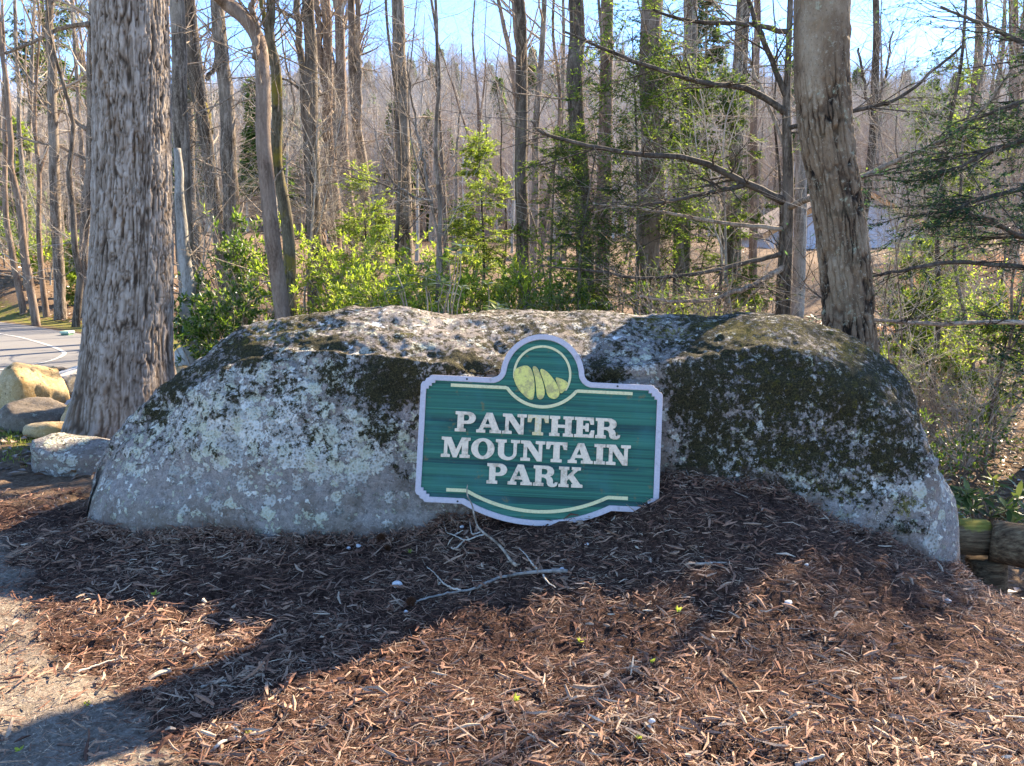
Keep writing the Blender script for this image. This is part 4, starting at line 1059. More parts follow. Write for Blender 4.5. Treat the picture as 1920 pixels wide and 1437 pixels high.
T('tall grey trunk with bright right edge, second left of the curved tan trunk', [(444, 470), (432, 250), (416, 0)], 30, 23, 12, 'bark_oak', 15)
T('bare tan trunk that arches left at its top, above the boulder', [(528, 610), (512, 420), (492, 260), (481, 130), (466, 62), (440, 20), (408, -6)], 29, 24, 8.5, 'bark_brown', 16, height=4.4, h0=9,
  limbs=[([(478, 110, 0), (482, 60, .1), (472, 20, .1), (468, -20, .1)], 12, 9)], spurs=8)
T('yellow mossy crooked trunk just right of the arching tan trunk', [(548, 600), (536, 450), (513, 290), (521, 150), (512, 70), (520, -10)], 24, 15, 9.5, 'bark_moss', 17,
  limbs=[([(518, 145, 0), (502, 100, 0), (500, 60, 0.1), (487, -10, 0.1)], 11, 8)])
T('thick dark trunk with thinner twin, left of centre', [(592, 520), (588, 300), (583, 120), (582, 0)], 27, 20, 12.5, 'bark_dark', 18,
  limbs=[([(580, 330, 0), (570, 180, .1), (562, 70, .1), (555, -20, .1)], 16, 11)])
T('forked grey brown trunk right of the dark twin trunk', [(637, 560), (626, 400), (616, 270), (614, 130), (611, 0)], 22, 16, 13.5, 'bark_brown', 19,
  limbs=[([(615, 190, 0), (602, 110, .1), (597, 40, .1), (592, -20, .1)], 14, 10), ([(618, 300, 0), (604, 420, .2), (606, 520, .2)], 14, 16)])
T('thin crooked trunk with a close twin, left of the single straight trunk', [(684, 520), (682, 340), (665, 200), (659, 90), (655, 0)], 20, 13, 14, 'bark_oak', 20,
  limbs=[([(672, 260, 0), (674, 160, .1), (670, 80, .1), (671, -20, .1)], 13, 9)])
T('single straight grey trunk standing left of the sign', [(762, 530), (755, 300), (748, 120), (744, 0)], 29, 22, 13, 'bark_oak', 21)
T('very thin stem in a clump left of the sign', [(824, 560), (829, 420), (823, 300), (827, 160), (821, 0)], 10, 5, 9.0, 'bark_oak', 22, twig='twig_pale',
  limbs=[([(815, 400, 0), (790, 290, .1), (772, 200, .2), (762, 100, .2)], 6, 3), ([(812, 380, 0), (770, 365, .1), (730, 330, .2), (700, 245, .3)], 6, 3)])
T('dark straight trunk above the left shoulder of the sign', [(982, 580), (979, 300), (975, 120), (971, 0)], 25, 19, 12, 'bark_dark', 23)
T('dark trunk right of the sign top, first of three in a row', [(1103, 585), (1093, 450), (1083, 200), (1078, 0)], 33, 27, 11, 'bark_dark', 24)
T('brown trunk right of the sign top, second of three in a row', [(1130, 580), (1134, 300), (1138, 0)], 28, 23, 12.5, 'bark_brown', 25)
T('widest grey brown trunk behind the light green hemlock', [(1216, 560), (1212, 280), (1217, 0)], 38, 36, 10.5, 'bark_brown', 26)
T('thin dark trunk close to the right of the widest trunk', [(1248, 520), (1242, 250), (1241, 0)], 11, 9, 15, 'bark_dark', 27)
T('straight grey trunk between the widest trunk and the leaning cracked tree', [(1275, 560), (1287, 250), (1294, 0)], 29, 24, 12, 'bark_oak', 28, cn=20)
T('grey trunk with thin companion nearest left of the dark hemlock', [(1376, 480), (1380, 250), (1393, 0)], 29, 24, 12, 'bark_oak', 29, cn=20)
T('thin companion trunk left of the dark hemlock', [(1416, 470), (1419, 250), (1421, 0)], 15, 12, 13.5, 'bark_brown', 30)
T('pale trunk half hidden by the leaning cracked tree', [(1492, 590), (1500, 420), (1507, 180), (1510, 0)], 24, 18, 12.5, 'bark_pale', 31, cn=20)
T('thin curving dark trunk right of the leaning cracked tree', [(1618, 430), (1640, 280), (1646, 140), (1650, 0)], 17, 11, 14, 'bark_dark', 32, cn=20,
  limbs=[([(1638, 240, 0), (1622, 170, .1), (1610, 90, .1)], 6, 4), ([(1642, 230, 0), (1660, 140, .2), (1672, 60, .2)], 6, 3)])
T('tall thin brown trunk at the far right with evergreen boughs before it', [(1806, 500), (1824, 280), (1838, 0)], 17, 12, 15, 'bark_brown', 33, cn=20)
T('grey brown trunk hugging the left edge of the thick furrowed tree', [(160, 560), (163, 420), (168, 280), (164, 120), (168, -40)], 17, 12, 21, 'bark_oak', 34, twig='twig_pale', h0=5,
  limbs=[([(164, 245, 0), (120, 210, .3), (90, 200, .5), (20, 90, .7)], 8, 3), ([(164, 300, 0), (110, 275, .2), (60, 265, .4), (0, 240, .6)], 7, 3), ([(167, 45, 0), (110, 55, .1), (50, 85, .2), (-20, 110, .3)], 9, 4), ([(168, 30, 0), (135, 12, .1), (90, -10, .2)], 7, 4)], spurs=36)
T('upright trunk across the road in the gap left of the thick tree', [(114, 540), (101, 260), (92, 60), (88, -20)], 19, 11, 21, 'bark_oak', 35, h0=5)
T('thin trunk leaning left from the bank at the picture edge', [(72, 614), (56, 500), (42, 390), (26, 290), (10, 140)], 15, 8, 19.5, 'bark_brown', 36, twig='twig_pale', h0=4.5)
T('curved thin trunk at the foot of the bank left of the thick tree', [(136, 608), (146, 520), (141, 430), (134, 350), (128, 200)], 14, 7, 19, 'bark_dark', 37, h0=4)
T('pair of thin stems on the bank, nearer the picture edge', [(38, 570), (20, 480), (8, 400), (2, 250)], 12, 8, 22, 'bark_brown', 38, twig='twig_pale', h0=4)
T('straight thin stem in the middle of the wooded bank', [(50, 555), (44, 380), (36, 240), (30, 60)], 11, 6, 24, 'bark_oak', 39, h0=4)

# ------------------------------------------------------------------ bare trees further back: six kinds, copied
def proto_tree(name, label, seed, h, r, mat, twig, fork=False, lean=0.5, low=0.28, dens=1.0, cat='tree', group=None):
    rng = np.random.default_rng(seed)
    k = 9; P = np.zeros((k, 3)); P[:, 2] = np.linspace(-0.2, h, k); P[1:, :2] = np.cumsum(rng.normal(0, lean * 0.14 * h / 14, (k - 1, 2)), 0)
    C, R = resample(P, np.linspace(r, r * 0.16, k), 30); R[:3] *= [1.3, 1.12, 1.03]
    t = thing(name, label, cat, (0, 0, 0), group)
    mb = MB(); tubes(mb, C[None], R[None], 8)
    if fork:
        F1, FR = grow(rng, C[None], R[None], 2, 0.3, 0.45, h * 0.45, h * 0.55, 14, 24, 14, 0.75, 0.08, 0.06, 0.01, 0.2)
        tubes(mb, F1, FR, 7)
    mb.build('trunk', M[mat], t)
    mb = MB(); crown_on(rng, mb, C, R, h * low, 17, (h * 0.10, h * 0.24), 4, dens)
    if fork:
        for a in range(2): crown_on(rng, mb, F1[a], FR[a], h * 0.45, 8, (h * 0.08, h * 0.16), 4)
    props(mb.build('crown', M[twig], t), kind='stuff')
    return t
GB = 'slim bare trees crowding the woods further back'
LB = 'slim bare grey tree in the crowded woods between the near trunks and the hill'
LMK = [(-500, 'the far left woods'), (-60, 'the left picture edge'), (42, 'the leaning bank trunk'), (104, 'the upright bank trunk'), (248, 'the furrowed tree'), (398, 'the mossy limbed trunk'), (500, 'the arching trunk'), (587, 'the dark twin trunk'), (680, 'the crooked trunk'),
       (755, 'the straight grey trunk'), (826, 'the thin stem'), (979, 'the sign-side dark trunk'), (1087, 'the first dark trunk'), (1134, 'the brown trunk'), (1212, 'the widest trunk'), (1286, 'the grey trunk'), (1379, 'the companioned trunk'), (1477, 'the dark hemlock'), (1565, 'the cracked tree'), (1640, 'the curving trunk'), (1824, 'the far brown trunk'), (1960, 'the right picture edge'), (2600, 'the far right woods')]
LABS = {}
def gap_label(o, what, px, Y):
    i = max(j for j, (a, _) in enumerate(LMK[:-1]) if a <= max(px, -500)); key = (what, i)
    LABS.setdefault(key, []).append((Y, o))
def write_labels():
    for (what, i), L in LABS.items():
        L.sort(key=lambda q: q[0]); n = len(L)
        for r, (Y, o) in enumerate(L):
            rank = '' if n == 1 else (['nearer ', 'farther '] if n == 2 else ['nearest ', 'second ', 'third ', 'fourth ', 'fifth ', 'sixth '])[min(r, 5)]
            o['label'] = rank + what + ' between ' + LMK[i][1] + ' and ' + LMK[i + 1][1]
KINDS_B = ['slim grey tree', 'forked brown tree', 'dark crooked tree', 'pale slim tree', 'tall light twigged tree', 'short forked tree']
KINDS_S = ['pale forked sapling', 'tall grey sapling', 'low brown sapling', 'dark tall sapling']
protos = [proto_tree('bare_tree', LB, 101, 15, 0.15, 'bark_oak', 'twig', group=GB), proto_tree('bare_tree', LB, 102, 17, 0.18, 'bark_brown', 'twig', True, group=GB),
          proto_tree('bare_tree', LB, 103, 13, 0.10, 'bark_dark', 'twig', lean=1.0, group=GB), proto_tree('bare_tree', LB, 104, 14, 0.12, 'bark_pale', 'twig_pale', group=GB),
          proto_tree('bare_tree', LB, 105, 18, 0.20, 'bark_oak', 'twig_pale', group=GB), proto_tree('bare_tree', LB, 106, 11, 0.085, 'bark_brown', 'twig_pale', True, 1.0, 0.2, group=GB)]
rng = np.random.default_rng(900)
used = [False] * len(protos)
def put(protos, used, i, x, y, rz, s, dz=0.0):
    o = protos[i] if not used[i] else copy_tree(protos[i]); used[i] = True
    o.location = (x, y, HB(x, y)[0] - 0.05 + dz); o.rotation_euler = (rng.normal(0, .03), rng.normal(0, .03), rz); o.scale = (s, s, s)
    return o
placed = []
for tries in range(4000):
    if len(placed) >= 88: break
    Y = 19 + 56 * rng.random() ** 1.15
    px = -420 + 2760 * rng.random()
    X = (px - 960) / F * Y
    if 1290 < px < 1760 and Y < 44: continue
    if px < 175 and Y < 20.5: continue
    if road_dist(np.array([X]), np.array([Y]))[0] < 2.0 and X < -3: continue
    if any((X - a) ** 2 + (Y - b) ** 2 < (1.1 + Y * 0.02) ** 2 for a, b in placed): continue
    placed.append((X, Y))
    kb = int(rng.integers(6)); gap_label(put(protos, used, kb, X, Y, rng.random() * 6.28, 0.75 + 0.5 * rng.random()), KINDS_B[kb], px, Y)
# thin saplings close behind the boulder
GS = 'leafless saplings behind the boulder'
LS = 'thin leafless sapling with fine pale twigs in the undergrowth'
sap = [proto_tree('sapling', LS, 301 + i, h, r, m, tw, i % 2 == 0, 1.6, 0.12, 0.42, 'sapling', GS) for i, (h, r, m, tw) in
       enumerate([(4.2, 0.022, 'bark_pale', 'twig_pale'), (5.4, 0.028, 'bark_oak', 'twig'), (3.2, 0.016, 'bark_brown', 'twig_pale'), (6.2, 0.032, 'bark_dark', 'twig_dark')])]
usap = [False] * 4
for px, Y, i in [(430, 12, 2), (565, 12.5, 0), (705, 13, 2), (740, 11.5, 3), (800, 9.5, 1), (930, 13, 3), (1010, 13, 1), (1160, 14, 0), (1255, 14, 2),
                 (1330, 14, 1), (1400, 9.3, 0), (1445, 12, 3), (1665, 9, 1), (1700, 7.2, 2), (1740, 10.5, 0), (1775, 8.2, 3), (1830, 9.6, 1), (1870, 7.4, 2), (1905, 11, 0), (1720, 13, 3), (650, 13, 0), (530, 12.5, 1), (390, 12, 3), (340, 13.5, 0),
                 (1850, 13, 3), (1790, 15, 1), (1690, 16, 0), (60, 24, 3), (20, 26, 1), (100, 25, 0), (140, 27, 3), (85, 23, 2)]:
    X = (px - 960) / F * Y
    gap_label(put(sap, usap, i, X, Y, rng.random() * 6.28, 0.75 + 0.5 * rng.random()), KINDS_S[i], px, Y)
write_labels()

# ------------------------------------------------------------------ the wood on the hill (one mass)
def far_proto(seed, h, evergreen=False):
    rng = np.random.default_rng(seed)
    k = 7; P = np.zeros((k, 3)); P[:, 2] = np.linspace(-0.5, h, k); P[1:, :2] = np.cumsum(rng.normal(0, .12, (k - 1, 2)), 0)
    C, R = resample(P, np.linspace(0.17, 0.03, k), 12)
    mb = MB(); tubes(mb, C[None], R[None], 5)
    if not evergreen:
        P1, R1 = grow(rng, C[None], R[None], 26, 0.2, 1.0, 1.2, 3.2, 25, 65, 5, 0.5, 0.08, 0.12, 0.02)
        P2, R2 = grow(rng, P1, R1, 5, 0.2, 1.0, 0.7, 1.8, 20, 60, 4, 0.6, 0.06, 0.16, 0.013)
        P3, R3 = grow(rng, P2, R2, 3, 0.2, 1.0, 0.4, 1.1, 20, 60, 3, 0.7, 0.04, 0.18, 0.011)
        tubes(mb, P1, R1, 3); tubes(mb, P2, R2, 3); tubes(mb, P3, R3, 3)
        m = [M['far_twig'], M['far_twig_pale']][seed % 2]
    else:
        t = rng.random(1500); z = h * (0.25 + 0.75 * t); rad = (1 - t) * h * 0.17 * (0.4 + 0.6 * rng.random(1500)); a = rng.random(1500) * 6.283
        pos = np.stack([rad * np.cos(a), rad * np.sin(a), z], 1)
        leaves(mb, rng, pos, np.stack([np.cos(a), np.sin(a), np.full(1500, -0.25)], 1) + rng.normal(0, .3, (1500, 3)), rng.normal(0, .5, (1500, 3)) + [0, 0, 1], 0.9, 0.45, rng.random(1500))
        m = M['hemlock']
    o = bpy.data.objects.new('far_tree', mb.mesh('far_tree', m, False)); return o
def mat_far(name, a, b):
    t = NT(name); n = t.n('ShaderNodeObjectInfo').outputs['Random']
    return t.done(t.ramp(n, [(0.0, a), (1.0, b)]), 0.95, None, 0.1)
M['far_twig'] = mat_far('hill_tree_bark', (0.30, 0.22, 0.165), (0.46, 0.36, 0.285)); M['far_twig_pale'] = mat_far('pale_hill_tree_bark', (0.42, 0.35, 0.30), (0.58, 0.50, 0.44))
fc = bpy.data.collections.new('hill_tree_kinds')
for i in range(4): fc.objects.link(far_proto(700 + i, 9.5 + 1.2 * i))
fc.objects.link(far_proto(711, 12, True))
rng = np.random.default_rng(77)
NF = 5200
Y = 80 + 190 * rng.random(NF) ** 0.9; X = (rng.random(NF) - 0.5) * 2 * (0.82 * Y + 12)
keep = ~((np.abs(X - 24) < 9) & (Y < 84)); X, Y = X[keep], Y[keep]
Z = np.where(Y < 92, HB(X, Y), HH(X, Y)); Z = np.maximum(np.where(Y < 92, HB(X, Y), -9), HH(X, Y))
kind = rng.integers(0, 4, len(X)); ev = rng.random(len(X)) < 0.03 + 0.05 * (fb2(X * 0.03, Y * 0.03, 2, 4) > 0.15); kind[ev] = 4
pm = bpy.data.meshes.new('hill_wood'); pm.vertices.add(len(X)); pm.vertices.foreach_set('co', np.c_[X, Y, Z].astype(np.float32).ravel())
a = pm.attributes.new('kind_index', 'INT', 'POINT'); a.data.foreach_set('value', kind.astype(np.int32))
a = pm.attributes.new('turn', 'FLOAT_VECTOR', 'POINT'); a.data.foreach_set('vector', np.c_[rng.normal(0, .05, len(X)), rng.normal(0, .05, len(X)), rng.random(len(X)) * 6.28].astype(np.float32).ravel())
a = pm.attributes.new('size', 'FLOAT', 'POINT'); a.data.foreach_set('value', (0.7 + 0.55 * rng.random(len(X))).astype(np.float32))
hw = bpy.data.objects.new('hill_wood', pm); COL.objects.link(hw)
props(hw, 'grey leafless wood covering the far hill', kind='stuff')
ng = bpy.data.node_groups.new('scatter', 'GeometryNodeTree')
ng.interface.new_socket('Geometry', in_out='INPUT', socket_type='NodeSocketGeometry'); ng.interface.new_socket('Geometry', in_out='OUTPUT', socket_type='NodeSocketGeometry')
gi = ng.nodes.new('NodeGroupInput'); go = ng.nodes.new('NodeGroupOutput'); ip = ng.nodes.new('GeometryNodeInstanceOnPoints'); ci = ng.nodes.new('GeometryNodeCollectionInfo')
ci.inputs['Collection'].default_value = fc; ci.inputs['Separate Children'].default_value = True; ci.inputs['Reset Children'].default_value = True
ip.inputs['Pick Instance'].default_value = True
def named(n_, dt):
    nd = ng.nodes.new('GeometryNodeInputNamedAttribute'); nd.data_type = dt; nd.inputs[0].default_value = n_
    return [o for o in nd.outputs if o.enabled][0]
ng.links.new(gi.outputs[0], ip.inputs['Points']); ng.links.new(ci.outputs[0], ip.inputs['Instance'])
ng.links.new(named('kind_index', 'INT'), ip.inputs['Instance Index']); ng.links.new(named('turn', 'FLOAT_VECTOR'), ip.inputs['Rotation']); ng.links.new(named('size', 'FLOAT'), ip.inputs['Scale'])
ng.links.new(ip.outputs[0], go.inputs[0])
md = hw.modifiers.new('scatter', 'NODES'); md.node_group = ng

# ------------------------------------------------------------------ evergreens and shrubs
def spray(mb, rng, P, m, L, Wd, t0=0.15, droop=-0.15, tint0=0.0, side=0.9):
    """needle sprigs set in a flat plane either side of the branchlets"""
    pos, tan = along(rng, P, m, t0, 1.0)
    n = len(pos)
    up = np.tile([0, 0, 1.0], (n, 1)) + rng.normal(0, .28, (n, 3))
    s = norm(np.cross(tan, up)) * np.where(rng.random((n, 1)) < .5, 1, -1)
    d = norm(tan * 0.8 + s * side + np.array([0, 0, droop]) + rng.normal(0, .15, (n, 3)))
    leaves(mb, rng, pos, d, up, L * (0.6 + 0.8 * rng.random(n)), Wd * (0.7 + 0.6 * rng.random(n)), np.clip(tint0 + rng.random(n) ** 1.4, 0, 1), 0.1)
def hemlock(name, label, px, Y, h, r, seed, mat, limbs, dens=1.0, bark='bark_dark', z0=0.25, spread=1.6, group=None, nl=30, trace=None, top=1.0, needle=0.042, cat='evergreen'):
    """trunk with nearly level limbs carrying flat sprays; limbs traced from the picture are added as they run"""
    rng = np.random.default_rng(seed)
    if trace:
        P = np.array([at(a, b, Y) for a, b in trace]); P[0, 2] = HB(P[0, 0], Y)[0] - .15
        d = P[-1] - P[-2]; P = np.vstack([P, P[-1] + d / d[2] * max(h - P[-1, 2], .3)])
    else:
        X = (px - 960) / F * Y; gz = HB(X, Y)[0] - .1
        P = np.array([[X, Y, gz], [X + rng.normal(0, .05), Y, gz + h * .5], [X + rng.normal(0, .1), Y, gz + h]])
    C, R = resample(P, np.linspace(r, r * 0.15, len(P)), 30)
    t = thing(name, label, cat, tuple(C[0]), group)
    mb = MB(); tubes(mb, C[None], R[None], 9, cap=True); mb.build('trunk', M[bark], t)
    P1, R1 = grow(rng, C[None], R[None], nl, z0, 0.99, spread * .35, spread, 45, 98, 9, 0.28, -0.012, 0.16, 0.004, 0.25, fall=0.7 * top)
    B = MB(); Fo = MB()
    for L in limbs:
        lp = np.array([at(a, b, Y + dy) for a, b, dy in L[0]])
        c, rr = resample(lp, np.linspace(L[1], L[2], len(lp)) * Y / F / 2, 24)
        c[1:] += np.cumsum(rng.normal(0, .006, (23, 3)), 0)
        lb = MB(); tubes(lb, c[None], rr[None], 7, cap=True); lb.build('limb', M[L[3] if len(L) > 3 else 'twig_dark'], t)
        lf = L[4] if len(L) > 4 else 1.0
        q, qr = grow(rng, c[None], rr[None], int(13 + 6 * lf), 0.15, 1.0, 0.25, 0.95, 35, 70, 7, 0.4, -0.01, 0.12, 0.0028, 0.3, flat=True)
        q2, qr2 = grow(rng, q, qr, 5, 0.15, 1.0, 0.12, 0.4, 30, 60, 5, 0.6, -0.01, 0.12, 0.002, 0.4, flat=True)
        tubes(B, q, qr, 4); tubes(B, q2, qr2, 3)
        if lf > 0:
            spray(Fo, rng, q2, max(1, int(11 * lf * dens)), needle, needle * .33); spray(Fo, rng, q, max(1, int(12 * lf * dens)), needle, needle * .33, 0.4)
    P2, R2 = grow(rng, P1, R1, 9, 0.2, 1.0, spread * .14, spread * .40, 35, 75, 5, 0.45, -0.02, 0.17, 0.0025, 0.3, fall=.5)
    P3, R3 = grow(rng, P2, R2, 4, 0.15, 1.0, 0.08, spread * .16, 35, 65, 2, 0.6, -0.02, 0.10, 0.0018, 0.4, flat=True)
    tubes(B, P1, R1, 5); tubes(B, P2, R2, 3); tubes(B, P3, R3, 3)
    k = dens * 1.5
    spray(Fo, rng, P3, max(1, int(round(9 * k))), needle, needle * .33); spray(Fo, rng, P2, max(1, int(round(12 * k))), needle, needle * .33, .35)
    props(B.build('branches', M['twig_dark'], t), kind='stuff')
    props(Fo.build('crown', M[mat], t, False), kind='stuff')
    return t
hemlock('hemlock', 'dark hemlock trunk with long bare lower limbs left of the leaning cracked tree', 1478, 8.6, 9.5, 0.078, 41, 'hemlock',
        [([(1470, 378, 0), (1400, 345, -.1), (1300, 303, -.3), (1180, 290, -.5), (1040, 263, -.8), (1005, 240, -.9)], 16, 3, 'twig_dark', .35),
         ([(1400, 345, -.1), (1310, 372, -.3), (1230, 392, -.4)], 10, 5, 'twig_dark', .6),
         ([(1468, 430, 0), (1360, 415, .1), (1250, 398, .1), (1160, 385, .2), (1110, 380, .2)], 9, 3, 'twig', .35),
         ([(1472, 475, 0), (1380, 505, -.2), (1240, 530, -.4), (1120, 520, -.5), (1005, 507, -.6)], 10, 3, 'twig_dark', .5),
         ([(1470, 500, 0), (1390, 545, -.4), (1300, 570, -.5), (1200, 560, -.6)], 12, 4, 'twig', .3),
         ([(1476, 215, 0), (1400, 170, -.1), (1300, 150, -.2), (1180, 110, -.4), (1060, 60, -.6)], 13, 4, 'twig_dark', .35),
         ([(1478, 190, 0), (1420, 60, -.1), (1400, 10, -.1), (1380, -40, -.1)], 11, 6, 'twig_dark', .3),
         ([(1476, 60, 0), (1400, 48, -.1), (1300, 40, -.2), (1240, 20, -.3)], 10, 4, 'twig_dark', .35),
         ([(1482, 300, 0), (1440, 210, .1), (1400, 120, .2), (1350, 60, .2)], 8, 3, 'twig', .3),
         ([(1478, 390, 0), (1560, 360, -.9), (1640, 322, -1.0), (1760, 270, -1.2), (1850, 205, -1.3), (1900, 140, -1.4)], 12, 4, 'twig', .3),
         ([(1480, 240, 0), (1570, 215, -.9), (1690, 180, -1.0), (1800, 90, -1.1)], 9, 4, 'twig_dark', .3)],
        0.45, trace=[(1471, 585), (1477, 400), (1475, 200), (1482, 0)], spread=1.1, nl=7, z0=.35)
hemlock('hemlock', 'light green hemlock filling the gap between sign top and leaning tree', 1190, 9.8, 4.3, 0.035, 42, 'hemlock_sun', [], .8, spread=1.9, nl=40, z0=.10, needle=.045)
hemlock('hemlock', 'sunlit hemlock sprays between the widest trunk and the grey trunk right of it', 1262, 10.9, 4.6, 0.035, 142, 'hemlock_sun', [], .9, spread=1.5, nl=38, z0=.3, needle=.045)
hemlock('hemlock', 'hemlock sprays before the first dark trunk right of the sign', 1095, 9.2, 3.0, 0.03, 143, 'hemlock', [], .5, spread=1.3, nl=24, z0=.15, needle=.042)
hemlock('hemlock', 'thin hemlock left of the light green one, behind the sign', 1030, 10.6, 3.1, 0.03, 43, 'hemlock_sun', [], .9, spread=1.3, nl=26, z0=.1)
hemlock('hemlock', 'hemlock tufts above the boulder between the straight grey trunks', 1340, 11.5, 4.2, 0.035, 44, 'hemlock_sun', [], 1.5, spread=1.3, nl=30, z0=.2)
hemlock('hemlock', 'blue green hemlock with wide drooping boughs at the far right', 1990, 6.9, 4.5, 0.06, 45, 'hemlock_blue',
        [([(2000, 250, 0), (1920, 270, -.1), (1850, 300, -.1), (1790, 330, -.1), (1730, 352, 0)], 12, 3, 'twig_dark', 1.3),
         ([(2000, 330, 0), (1930, 350, -.2), (1850, 372, -.3), (1780, 398, -.3), (1715, 412, -.2)], 12, 3, 'twig_dark', 1.4),
         ([(2000, 470, 0), (1920, 455, -.2), (1860, 425, -.3), (1800, 415, -.3)], 11, 3, 'twig_dark', 1.1),
         ([(2010, 515, 0), (1900, 502, -.3), (1800, 490, -.4), (1700, 505, -.4), (1635, 517, -.3)], 12, 4, 'twig_dark', .35),
         ([(2010, 130, 0), (1920, 85, .1), (1840, 45, .2), (1760, 12, .3)], 12, 4, 'twig_dark', .5),
         ([(2010, 625, 0), (1920, 608, -.3), (1800, 606, -.5), (1680, 610, -.6), (1580, 596, -.7), (1560, 585, -.7)], 11, 4, 'twig', .15),
         ([(2010, 180, 0), (1930, 190, 0), (1860, 215, .1), (1810, 245, .2)], 9, 3, 'twig_dark', .9)], 1.15, spread=1.6, nl=30, z0=.15)
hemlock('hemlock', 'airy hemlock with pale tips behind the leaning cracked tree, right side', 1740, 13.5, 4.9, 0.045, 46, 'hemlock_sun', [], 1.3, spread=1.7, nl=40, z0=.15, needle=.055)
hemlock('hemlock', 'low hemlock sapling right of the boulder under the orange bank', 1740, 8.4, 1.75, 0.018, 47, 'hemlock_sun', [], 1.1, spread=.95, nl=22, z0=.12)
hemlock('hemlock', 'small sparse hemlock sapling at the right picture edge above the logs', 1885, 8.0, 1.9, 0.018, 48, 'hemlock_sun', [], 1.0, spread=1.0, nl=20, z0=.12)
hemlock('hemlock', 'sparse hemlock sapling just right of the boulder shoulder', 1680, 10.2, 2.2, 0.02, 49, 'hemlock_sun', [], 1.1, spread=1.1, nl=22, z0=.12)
hemlock('young_pine', 'bright lime green young conifer behind the sign, left of its dome', 905, 12.2, 3.3, 0.035, 50, 'lime', [], 1.4, spread=1.1, nl=46, z0=.08, needle=.042)
hemlock('young_pine', 'pale green young conifer between the single straight trunk and its neighbours', 695, 12.0, 2.7, 0.03, 51, 'lime', [], 1.2, spread=1.25, nl=34, z0=.08, needle=.042)
hemlock('young_pine', 'yellow green young conifer far across the road at the left', 58, 30, 4.6, 0.05, 52, 'lime', [], 1.0, spread=1.3, nl=34, z0=.3, needle=.13)
hemlock('young_pine', 'small lime green conifer at the road bank beside the thick furrowed tree', 150, 23, 1.9, 0.03, 53, 'lime', [], .9, spread=.8, nl=24, z0=.1, needle=.10)
hemlock('hemlock', 'unseen tall hemlock added past the right edge, its boughs shading the boulder top', 2025, 8.8, 8.2, 0.11, 160, 'hemlock', [], .42, spread=2.5, nl=30, z0=.42)  # unseen tree added to shade the boulder top and dapple the mulch
hemlock('pine_tree', 'tall pine with dark tufts behind the left woods', 128, 40, 17, 0.2, 54, 'hemlock', [], .7, spread=3.4, nl=40, z0=.4, needle=.22)
hemlock('pine_tree', 'distant dark pine rising above the hill between straight trunks', 1308, 62, 21, 0.22, 55, 'hemlock', [], .6, spread=3.6, nl=40, z0=.45, needle=.32)

def shrub(name, label, px, Y, h, wd, seed, mat, n_st=9, leafL=.06, leafW=.024, per=9, group=None, sub=9, cat='shrub', wood='twig', dens=1.0):
    """several stems from one foot, forking into twigs that end in leaves"""
    rng = np.random.default_rng(seed)
    X = (px - 960) / F * Y; o = np.array([X, Y, HB(X, Y)[0] - .05])
    t = thing(name, label, cat, tuple(o), group)
    foot = np.tile(o, (n_st, 1)); a = rng.random(n_st) * 6.28
    tip = foot + np.c_[np.cos(a) * wd * (.2 + .5 * rng.random(n_st)), np.sin(a) * wd * .7 * (.2 + .5 * rng.random(n_st)), h * (.6 + .45 * rng.random(n_st))]
    S = np.stack([foot + (tip - foot) * f + np.array([0, 0, h * .12 * math.sin(f * 3)]) for f in np.linspace(0, 1, 9)], 1); S[:, 1:] += rng.normal(0, .02 * h, S[:, 1:].shape)
    R = np.repeat(np.linspace(.009, .003, 9)[None], n_st, 0) * max(h, .8)
    P1, R1 = grow(rng, S, R, sub, .25, 1.0, wd * .18, wd * .45, 25, 70, 6, .6, .05, .14, .0025, .4)
    P2, R2 = grow(rng, P1, R1, 4, .3, 1.0, wd * .08, wd * .2, 25, 60, 3, .7, .05, .14, .002, .5)
    mb = MB(); tubes(mb, S, R, 5); tubes(mb, P1, R1, 4); tubes(mb, P2, R2, 3); mb.build('stems', M[wood], t)
    Fo = MB()
    pos, tan = along(rng, P2, int(per * dens * 1.5), .2, 1.0); n = len(pos)
    d = norm(tan + rng.normal(0, .75, (n, 3)) + [0, 0, .1]); up = np.tile([0, 0, 1.0], (n, 1)) + rng.normal(0, .55, (n, 3))
    leaves(Fo, rng, pos, d, up, leafL * (.6 + .7 * rng.random(n)), leafW * (.7 + .6 * rng.random(n)), rng.random(n), .18)
    props(Fo.build('crown', M[mat], t, False), kind='stuff')
    return t
shrub('laurel_shrub', 'glossy green laurel between the thick furrowed tree and the boulder shoulder', 415, 8.9, 1.05, .9, 61, 'shrub', 8, .07, .026, 6)
shrub('laurel_shrub', 'tall leafy laurel top catching the sun, left of the arching tan trunk', 452, 10.2, 1.9, .95, 62, 'shrub', 8, .075, .027, 6)
shrub('laurel_shrub', 'dark leafy laurel low beside the thick furrowed tree', 362, 9.4, .85, .75, 63, 'shrub', 7, .07, .026, 8)
shrub('leafy_shrub', 'lime green shrub right of the mossy crooked trunk', 600, 9.6, 1.35, 1.2, 64, 'lime', 11, .06, .022, 10)
shrub('leafy_shrub', 'sunny green shrub in front of the forked trunk', 660, 10.8, 1.75, 1.3, 65, 'lime', 11, .06, .022, 10)
shrub('leafy_shrub', 'loose yellow green shrub behind the boulder top, left of the sign', 765, 9.0, 1.2, 1.2, 66, 'lime', 10, .065, .024, 9)
shrub('leafy_shrub', 'wide lime shrub beneath the bright young conifer', 915, 9.4, 1.35, 1.4, 67, 'lime', 12, .065, .024, 10)
shrub('leafy_shrub', 'yellow green shrub low behind the dome of the sign', 1040, 9.6, 1.1, 1.3, 68, 'lime', 10, .06, .022, 8)
